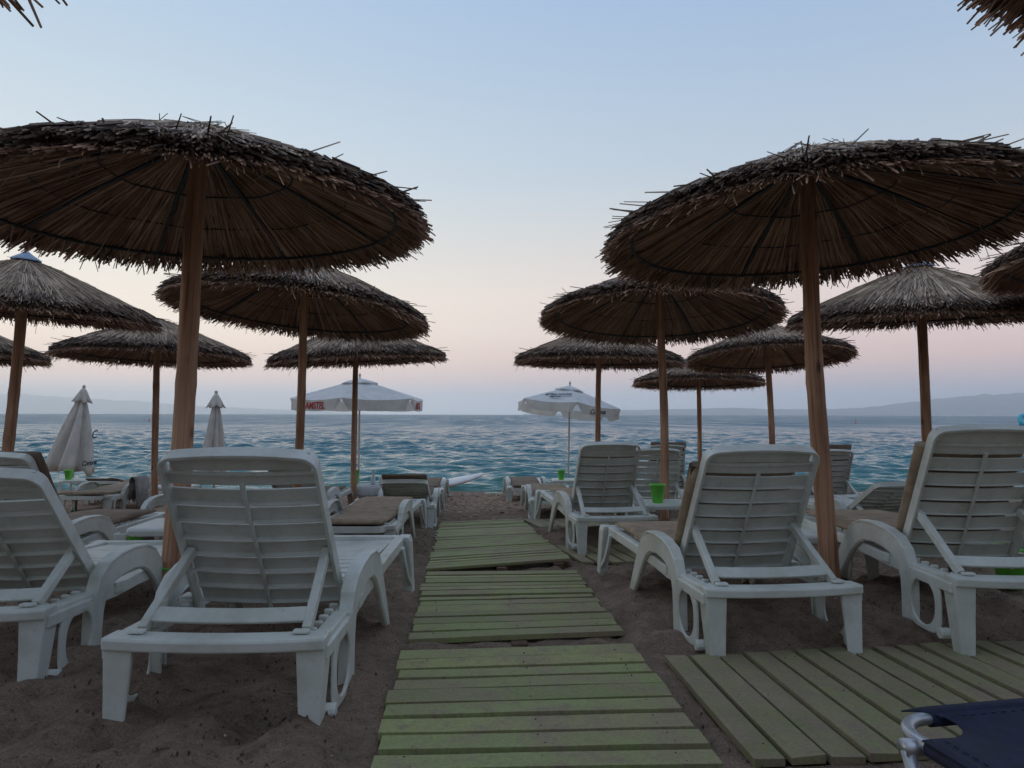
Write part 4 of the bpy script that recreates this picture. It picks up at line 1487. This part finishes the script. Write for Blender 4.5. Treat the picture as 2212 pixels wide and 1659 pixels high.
def make_folding_bed():
    o = empty('folding_sunbed', (0.724, 1.395, 0.745), (0, 0, D2R(11)))
    tag(o, 'navy blue folding sunbed with aluminium tube frame in the lower right corner', 'sunbed')
    Z = 0.315
    # round cornered tube frame
    R = 0.085
    path = [(1.2, 0, Z), (0.3, 0, Z), (R, 0, Z)]
    for k in range(1, 8):
        a = PI / 2 * k / 8
        path.append((R - R * math.sin(a), -R + R * math.cos(a), Z))
    path += [(0, -R, Z), (0, -0.3, Z), (0, -1.1, Z)]
    b = MB()
    b.tube(path, 0.0125, 14)
    put('tube_frame', b.mesh('tube frame', M['alu'], True), o)
    b = MB()
    b.tube([(-0.026, -0.085, Z - 0.012), (-0.020, -0.13, 0.17), (0.000, -0.20, -0.03)], 0.0125, 12)
    b.tube([(-0.036, -0.084, Z - 0.008), (0.010, -0.084, Z - 0.008)], 0.016, 10)
    put('leg', b.mesh('bed leg', M['alu'], True), o)
    b = MB()
    b.tube([(0.9, 0.0, Z - 0.02), (0.9, -0.02, 0.16), (0.9, -0.05, -0.03)], 0.0125, 12)
    put('leg', b.mesh('bed leg', M['alu'], True), o)
    # sling fabric wrapped over the tubes, notched at the corner
    arc = []
    for k in range(0, 9):
        a = -PI * 0.55 + PI * 1.05 * k / 8
        arc.append((0.040 + 0.070 * math.cos(a), -0.046 + 0.056 * math.sin(a)))
    outline = [(0.090, 0.017), (1.2, 0.017), (1.2, -1.1), (-0.016, -1.1), (-0.016, -0.108)] + arc
    bm = bmesh.new()
    f = bm.faces.new([bm.verts.new((x, y, Z + 0.015)) for x, y in outline])
    bmesh.ops.triangulate(bm, faces=[f])
    for _ in range(3):
        bmesh.ops.subdivide_edges(bm, edges=[e for e in bm.edges if e.calc_length() > 0.05], cuts=1, use_grid_fill=True)
        bmesh.ops.triangulate(bm, faces=bm.faces)
    for v in bm.verts:
        dx, dy = max(v.co.x + 0.016, 0), max(0.017 - v.co.y, 0)
        e = (1 - math.exp(-dx / 0.14)) * (1 - math.exp(-dy / 0.14))
        v.co.z -= 0.022 * e + 0.002 * e * math.sin(v.co.x * 19 + v.co.y * 7) + 0.002 * e * math.sin(v.co.y * 41)
    bmesh.ops.recalc_face_normals(bm, faces=bm.faces)
    me = bpy.data.meshes.new('sling')
    bm.to_mesh(me)
    bm.free()
    me.materials.append(M['navy'])
    me.polygons.foreach_set('use_smooth', [True] * len(me.polygons))
    sl = put('sling', me, o)
    so_ = sl.modifiers.new('thick', 'SOLIDIFY')
    so_.thickness = 0.003
    b = MB()
    b.tube([(0.092, 0, Z), (0.4, 0, Z), (1.2, 0, Z)], 0.0165, 14)
    b.tube([(0, -0.110, Z), (0, -0.5, Z), (0, -1.1, Z)], 0.0165, 14)
    put('hem', b.mesh('sling hem', M['navy'], True), o)
    b = MB()
    for k in range(48):
        b.box((0.10 + 0.023 * k, -0.026, Z + 0.0125), (0.010, 0.0016, 0.002))
        b.box((0.026, -0.12 - 0.02 * k, Z + 0.0125), (0.0016, 0.010, 0.002))
    put('stitching', b.mesh('sling stitching', M['navy_print']), o)


make_folding_bed()


def make_buoy(x, y, s, label, mat='pink'):
    b = MB()
    b.lathe([(0.05, -0.45), (0.32, -0.35), (0.45, -0.05), (0.42, 0.2), (0.25, 0.38), (0.10, 0.46), (0.09, 0.75), (0.15, 0.80), (0.15, 1.0), (0.02, 1.02)], 16)
    o = put('buoy', b.mesh('buoy', M[mat], True), None, (x, y, 0.05))
    o.scale = (s, s, s)
    tag(o, label, 'buoy', 'marker buoys far out on the sea')
    return o


make_buoy(-76.5, 150, 0.75, 'faded pink buoy on the sea just left of a dark pole')
make_buoy(72.0, 149, 0.75, 'faded pink buoy on the sea right of the thick right pole')


def make_float():
    o = empty('inflatable_float', (80.35, 111, 0.1))
    tag(o, 'turquoise inflatable float on the sea at the right picture edge', 'float')
    b = MB()
    n, m = 28, 12
    rings = []
    for i in range(n + 1):
        a = 2 * PI * i / n
        rings.append([((0.95 + 0.38 * math.cos(2 * PI * k / m)) * math.cos(a), 0.38 * math.sin(2 * PI * k / m) * 1.0 + 0, (0.95 + 0.38 * math.cos(2 * PI * k / m)) * math.sin(a)) for k in range(m)])
    b.quadstrip(rings, caps=False)
    put('ring', b.mesh('float ring', M['turq'], True), o, (0, 0, 0.75), (D2R(-35), 0, 0))
    b = MB()
    b.lathe([(0.02, -0.3), (0.8, -0.25), (1.1, 0.0), (0.8, 0.22), (0.02, 0.25)], 20)
    put('float_base', b.mesh('float base', M['blue_vinyl'], True), o, (0, 0.2, 0.1))


make_float()


# ------------------------------------------------------------------ litter on the sand
def build_debris():
    rnd = random.Random(21)
    b = MB()
    c = 0
    while c < 2800:
        x = rnd.uniform(-3.6, 4.2)
        y = 1.25 + 7.5 * rnd.random() ** 1.25
        if any(abs(x - d[0]) < d[2] and abs(y - d[1]) < d[3] for d in DECKS):
            if rnd.random() < 0.985:
                continue
        dens = float(vnoise(np.array([x * 1.4]), np.array([y * 1.4]), 77)[0]) * 0.6 + 0.35
        if rnd.random() > dens:
            continue
        z = gh(x, y)
        if rnd.random() < 0.25:       # clusters
            k = rnd.randint(2, 5)
        else:
            k = 1
        for _ in range(k):
            xx, yy = x + rnd.gauss(0, 0.06), y + rnd.gauss(0, 0.06)
            L = rnd.uniform(0.003, 0.013) if rnd.random() < 0.95 else rnd.uniform(0.03, 0.08)
            a = rnd.uniform(0, PI)
            w = rnd.uniform(0.0010, 0.003)
            zz = gh(xx, yy) + 0.002
            d = Vector((math.cos(a), math.sin(a), 0)) * L / 2
            e = Vector((-math.sin(a), math.cos(a), 0)) * w
            p = Vector((xx, yy, zz))
            q = Vector((0, 0, rnd.uniform(0.002, 0.008)))
            b.quadstrip([[p - d - e, p - d + e, p - d + q * .4], [p - e * 1.5 + q, p + e * 1.5 + q, p + q * 1.8], [p + d - e, p + d + e, p + d + q * .4]])
            c += 1
    o = put('seaweed_debris', b.mesh('debris', M['debris']))
    tag(o, 'dark scraps of dry seaweed scattered over the sand', None, None, 'stuff')
    b = MB()
    for i in range(1500):
        if i < 160:
            x, y, s = rnd.uniform(-3.2, 3.6), 1.3 + 6 * rnd.random(), rnd.uniform(0.003, 0.008)
            if any(abs(x - d[0]) < d[2] + .02 and abs(y - d[1]) < d[3] + .02 for d in DECKS):
                continue
        else:
            x, y, s = rnd.uniform(-4, 4), rnd.uniform(9.0, 14.3), rnd.uniform(0.010, 0.030)
        z = gh(x, y)
        a = rnd.uniform(0, PI)
        sx, sy, sz = s * rnd.uniform(.8, 1.5), s * rnd.uniform(.6, 1.1), s * rnd.uniform(.4, .7)
        rings = []
        for t in (-0.9, -0.4, 0.35, 0.9):
            r_ = math.sqrt(1 - t * t)
            rings.append([(x + sx * r_ * math.cos(2 * PI * k / 7 + a), y + sy * r_ * math.sin(2 * PI * k / 7 + a), z + sz * t) for k in range(7)])
        b.quadstrip(rings)
    o = put('pebbles', b.mesh('pebbles', M['pebble'], True))
    tag(o, 'brown and pale pebbles strewn near the water line', None, None, 'stuff')


build_debris()


# ------------------------------------------------------------------ sea
def build_sea():
    h = 1.65
    drops = np.concatenate([np.linspace(1 / 13.6, 1 / 420, 640), 1 / np.array([520, 680, 900, 1300, 2000, 3200, 4600.0])])
    ys = 1 / drops
    u = np.linspace(-1, 1, 700)
    Y = np.repeat(ys[:, None], len(u), 1)
    X = u[None, :] * (0.95 * ys[:, None] + 6)
    r = np.random.RandomState(3)
    Z = np.zeros_like(X)
    dY = np.gradient(ys)[:, None]
    for i in range(72):
        lam = 0.45 * (2.7 / 0.45) ** r.rand()
        th = r.normal(0, 0.5)
        k = 2 * PI / lam
        ph = r.uniform(0, 2 * PI)
        arg = k * (X * math.sin(th) + Y * math.cos(th)) + ph
        arg = arg + 0.9 * vnoise(X / (lam * 2.2) + i, Y / (lam * 2.2), 40 + i)
        amp = 0.0106 * lam ** 0.85
        f = np.clip(1.6 - 3.2 * np.abs(dY) / lam, 0, 1)
        w = np.sin(arg - 0.45 * np.cos(arg))
        w = 0.85 * w + 0.12 * w * w
        g = np.clip(0.75 + 0.6 * vnoise(X / (lam * 3.1) - 3 * i, Y / (lam * 2.4) + i, 140 + i), 0, 2)
        Z += amp * f * w * g
    # patchy wind and a low swell rising before it laps the beach
    Z *= 1.0 + 0.28 * vnoise(X / 5.0, Y / 4.0, 99)
    s = np.sin((Y + 0.5 * vnoise(X / 3.5, X * 0 + 1, 8) - 15.9) * 2 * PI / 3.2)
    sw = np.exp(-((Y - 16.0 - 0.35 * vnoise(X / 2.6, X * 0 + 3, 12)) / 0.55) ** 2)
    Z += 0.12 * sw * (0.65 + 0.5 * vnoise(X / 1.7, X * 0 + 7, 13))
    sw2 = np.exp(-((Y - 19.5 - 0.6 * vnoise(X / 3.6, X * 0 + 5, 15)) / 0.8) ** 2)
    Z += 0.10 * sw2 * (0.5 + 0.6 * vnoise(X / 2.7, X * 0 + 2, 17))
    Z *= np.clip((Y - 13.6) / 1.6, 0.12, 1)
    n0, n1 = X.shape
    me = bpy.data.meshes.new('sea')
    verts = np.stack([X.ravel(), Y.ravel(), Z.ravel()], 1)
    idx = np.arange(n0 * n1).reshape(n0, n1)
    faces = np.stack([idx[:-1, :-1].ravel(), idx[:-1, 1:].ravel(), idx[1:, 1:].ravel(), idx[1:, :-1].ravel()], 1)
    me.from_pydata(verts.tolist(), [], faces.tolist())
    me.polygons.foreach_set('use_smooth', [True] * len(me.polygons))
    me.materials.append(M['sea'])
    o = put('sea', me, None, (0, 0, 0.05))
    tag(o, 'choppy teal sea reflecting the pale dusk sky', None, None, 'structure')


build_sea()


# ------------------------------------------------------------------ far hills
def build_hills(name, prof, Y, depth, label, seed):
    px = np.array([p[0] for p in prof], float)
    py = np.array([p[1] for p in prof], float)
    xs = np.linspace(px.min(), px.max(), 220)
    hh = np.interp(xs, px, py)
    k = np.ones(5) / 5
    hh = np.convolve(np.pad(hh, 2, mode='edge'), k, 'valid')
    X = (xs - 1106) / 1534 * Y
    H = hh / 1534 * Y
    ds = np.linspace(-1, 1, 26)
    b = MB()
    rows = []
    for d in ds:
        e = (1 - abs(d)) ** 0.75
        z = H * e * (1 + 0.22 * vnoise(X / (Y * 0.018) + seed, np.full_like(X, d * 3.1), seed) * (1 - e)) + 0.0
        z = z + H * 0.06 * vnoise(X / (Y * 0.006), np.full_like(X, d * 6), seed + 1)
        z = np.maximum(z, 0) - 2.0 * (abs(d) > 0.96)
        rows.append([(float(a), float(Y + d * depth), float(c)) for a, c in zip(X, z)])
    b.quadstrip(rows, closed=False, caps=False)
    o = put(name, b.mesh(name, M['hills'], True))
    tag(o, label, None, None, 'structure')


build_hills('hills', [(-700, 30), (-350, 44), (-120, 38), (0, 41), (60, 43), (120, 37), (180, 34), (230, 31), (300, 28), (345, 24), (450, 16), (560, 12), (640, 9), (720, 5), (800, 1)], 12400, 1200, 'hazy far hills along the left horizon', 5)
build_hills('hills', [(1130, 1), (1200, 5), (1300, 9), (1400, 12), (1500, 14), (1580, 17), (1650, 14), (1750, 13), (1850, 16), (1900, 21), (1950, 27), (2010, 35), (2080, 43), (2150, 48), (2212, 50), (2330, 56), (2500, 47), (2800, 30)], 8600, 900, 'hazy far headland along the right horizon', 9)

# ------------------------------------------------------------------ haze
HAZE = 1.65e-4
m = bpy.data.materials.new('haze')
m.use_nodes = True
nt = m.node_tree
nt.nodes.clear()
out = nt.nodes.new('ShaderNodeOutputMaterial')
pv = nt.nodes.new('ShaderNodeVolumePrincipled')
pv.inputs['Color'].default_value = (0.83, 0.93, 1.0, 1)
pv.inputs['Density'].default_value = HAZE
pv.inputs['Anisotropy'].default_value = 0.82
nt.links.new(pv.outputs[0], out.inputs['Volume'])
b = MB()
b.box((0, 6800, 192), (40000, 15400, 410))
hz = put('haze', b.mesh('haze', m))
tag(hz, 'thin blue evening haze over the sea', None, None, 'stuff')

# ------------------------------------------------------------------ sky and light
SUN_EL, SUN_AZ = D2R(3.0), D2R(-75)        # low sun off to the left
w = bpy.data.worlds.new('World')
scene.world = w
w.use_nodes = True
nt = w.node_tree
bg = nt.nodes['Background']
tc = nt.nodes.new('ShaderNodeTexCoord')
sep = nt.nodes.new('ShaderNodeSeparateXYZ')
nt.links.new(tc.outputs['Generated'], sep.inputs[0])


GAIN = 2.0


def el_ramp(stops):
    return ramp(nt, [(math.sin(D2R(e)), tuple(u * g / GAIN for u in srgb(*c)[:3]) + (1,)) for e, c, g in stops])


left = el_ramp([(0, (232, 228, 232), 1.30), (1.6, (244, 224, 218), 1.38), (2.6, (255, 216, 196), 1.48), (4.2, (255, 226, 204), 1.42), (6.5, (255, 237, 218), 1.36), (9, (250, 238, 222), 1.28), (13, (236, 234, 228), 1.17), (18, (215, 226, 233), 1.14), (25, (197, 215, 231), 1.12), (32, (181, 205, 233), 1.11), (52, (162, 175, 196), 1.5), (90, (148, 160, 180), 1.5)])
rght = el_ramp([(0, (176, 192, 220), 1.15), (1.4, (184, 192, 214), 1.15), (2.6, (214, 189, 190), 1.23), (4.2, (234, 199, 189), 1.26), (6.5, (238, 213, 206), 1.22), (9, (240, 220, 213), 1.17), (12, (229, 219, 216), 1.12), (15, (212, 216, 219), 1.10), (19, (193, 208, 224), 1.08), (26, (177, 199, 226), 1.06), (32, (163, 191, 227), 1.05), (52, (154, 169, 193), 1.5), (90, (148, 160, 180), 1.5)])
for rr in (left, rght):
    nt.links.new(sep.outputs['Z'], rr.inputs['Fac'])
mr = nt.nodes.new('ShaderNodeMapRange')
mr.interpolation_type = 'SMOOTHSTEP'
mr.inputs['From Min'].default_value = -0.60
mr.inputs['From Max'].default_value = 0.62
nt.links.new(sep.outputs['X'], mr.inputs['Value'])
grad = mixc(nt, mr.outputs[0], left.outputs['Color'], rght.outputs['Color'])
# landward side: shade of unseen trees put into the low sky, overhead brightened
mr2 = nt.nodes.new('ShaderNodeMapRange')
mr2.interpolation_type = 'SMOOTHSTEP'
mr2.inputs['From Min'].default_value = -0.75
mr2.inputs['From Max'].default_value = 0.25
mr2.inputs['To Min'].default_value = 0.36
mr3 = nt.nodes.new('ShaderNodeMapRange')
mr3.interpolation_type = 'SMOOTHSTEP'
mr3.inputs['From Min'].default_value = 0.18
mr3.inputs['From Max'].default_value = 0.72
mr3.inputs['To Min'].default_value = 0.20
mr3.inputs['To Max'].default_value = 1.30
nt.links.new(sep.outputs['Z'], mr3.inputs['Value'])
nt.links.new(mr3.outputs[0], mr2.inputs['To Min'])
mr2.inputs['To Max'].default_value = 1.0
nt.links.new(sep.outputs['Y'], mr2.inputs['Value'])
sky = nt.nodes.new('ShaderNodeTexSky')
sky.sky_type = 'NISHITA'
sky.sun_disc = False
sky.sun_elevation = SUN_EL
sky.sun_rotation = SUN_AZ
sc = nt.nodes.new('ShaderNodeVectorMath')
sc.operation = 'SCALE'
sc.inputs[3].default_value = 0.03
nt.links.new(sky.outputs[0], sc.inputs[0])
tot = mixc(nt, 0.12, grad, sc.outputs[0])
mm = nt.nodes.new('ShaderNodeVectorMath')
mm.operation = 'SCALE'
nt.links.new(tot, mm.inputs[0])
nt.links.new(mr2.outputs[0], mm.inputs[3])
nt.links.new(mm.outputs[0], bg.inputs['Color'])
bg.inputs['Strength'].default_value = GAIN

sd = bpy.data.lights.new('sun', 'SUN')
sd.energy = 0.18
sd.angle = D2R(14)
sd.color = (1.0, 0.80, 0.62)
so = bpy.data.objects.new('sun', sd)
COL.objects.link(so)
d = Vector((math.sin(SUN_AZ) * math.cos(SUN_EL), math.cos(SUN_AZ) * math.cos(SUN_EL), math.sin(SUN_EL)))
so.rotation_euler = d.to_track_quat('Z', 'Y').to_euler()

scene.view_settings.view_transform = 'Standard'
scene.view_settings.look = 'None'
scene.view_settings.exposure = 0.0
scene.view_settings.gamma = 1.0
scene.cycles.volume_bounces = 1
scene.cycles.max_bounces = 8
scene.cycles.diffuse_bounces = 4
scene.cycles.glossy_bounces = 4
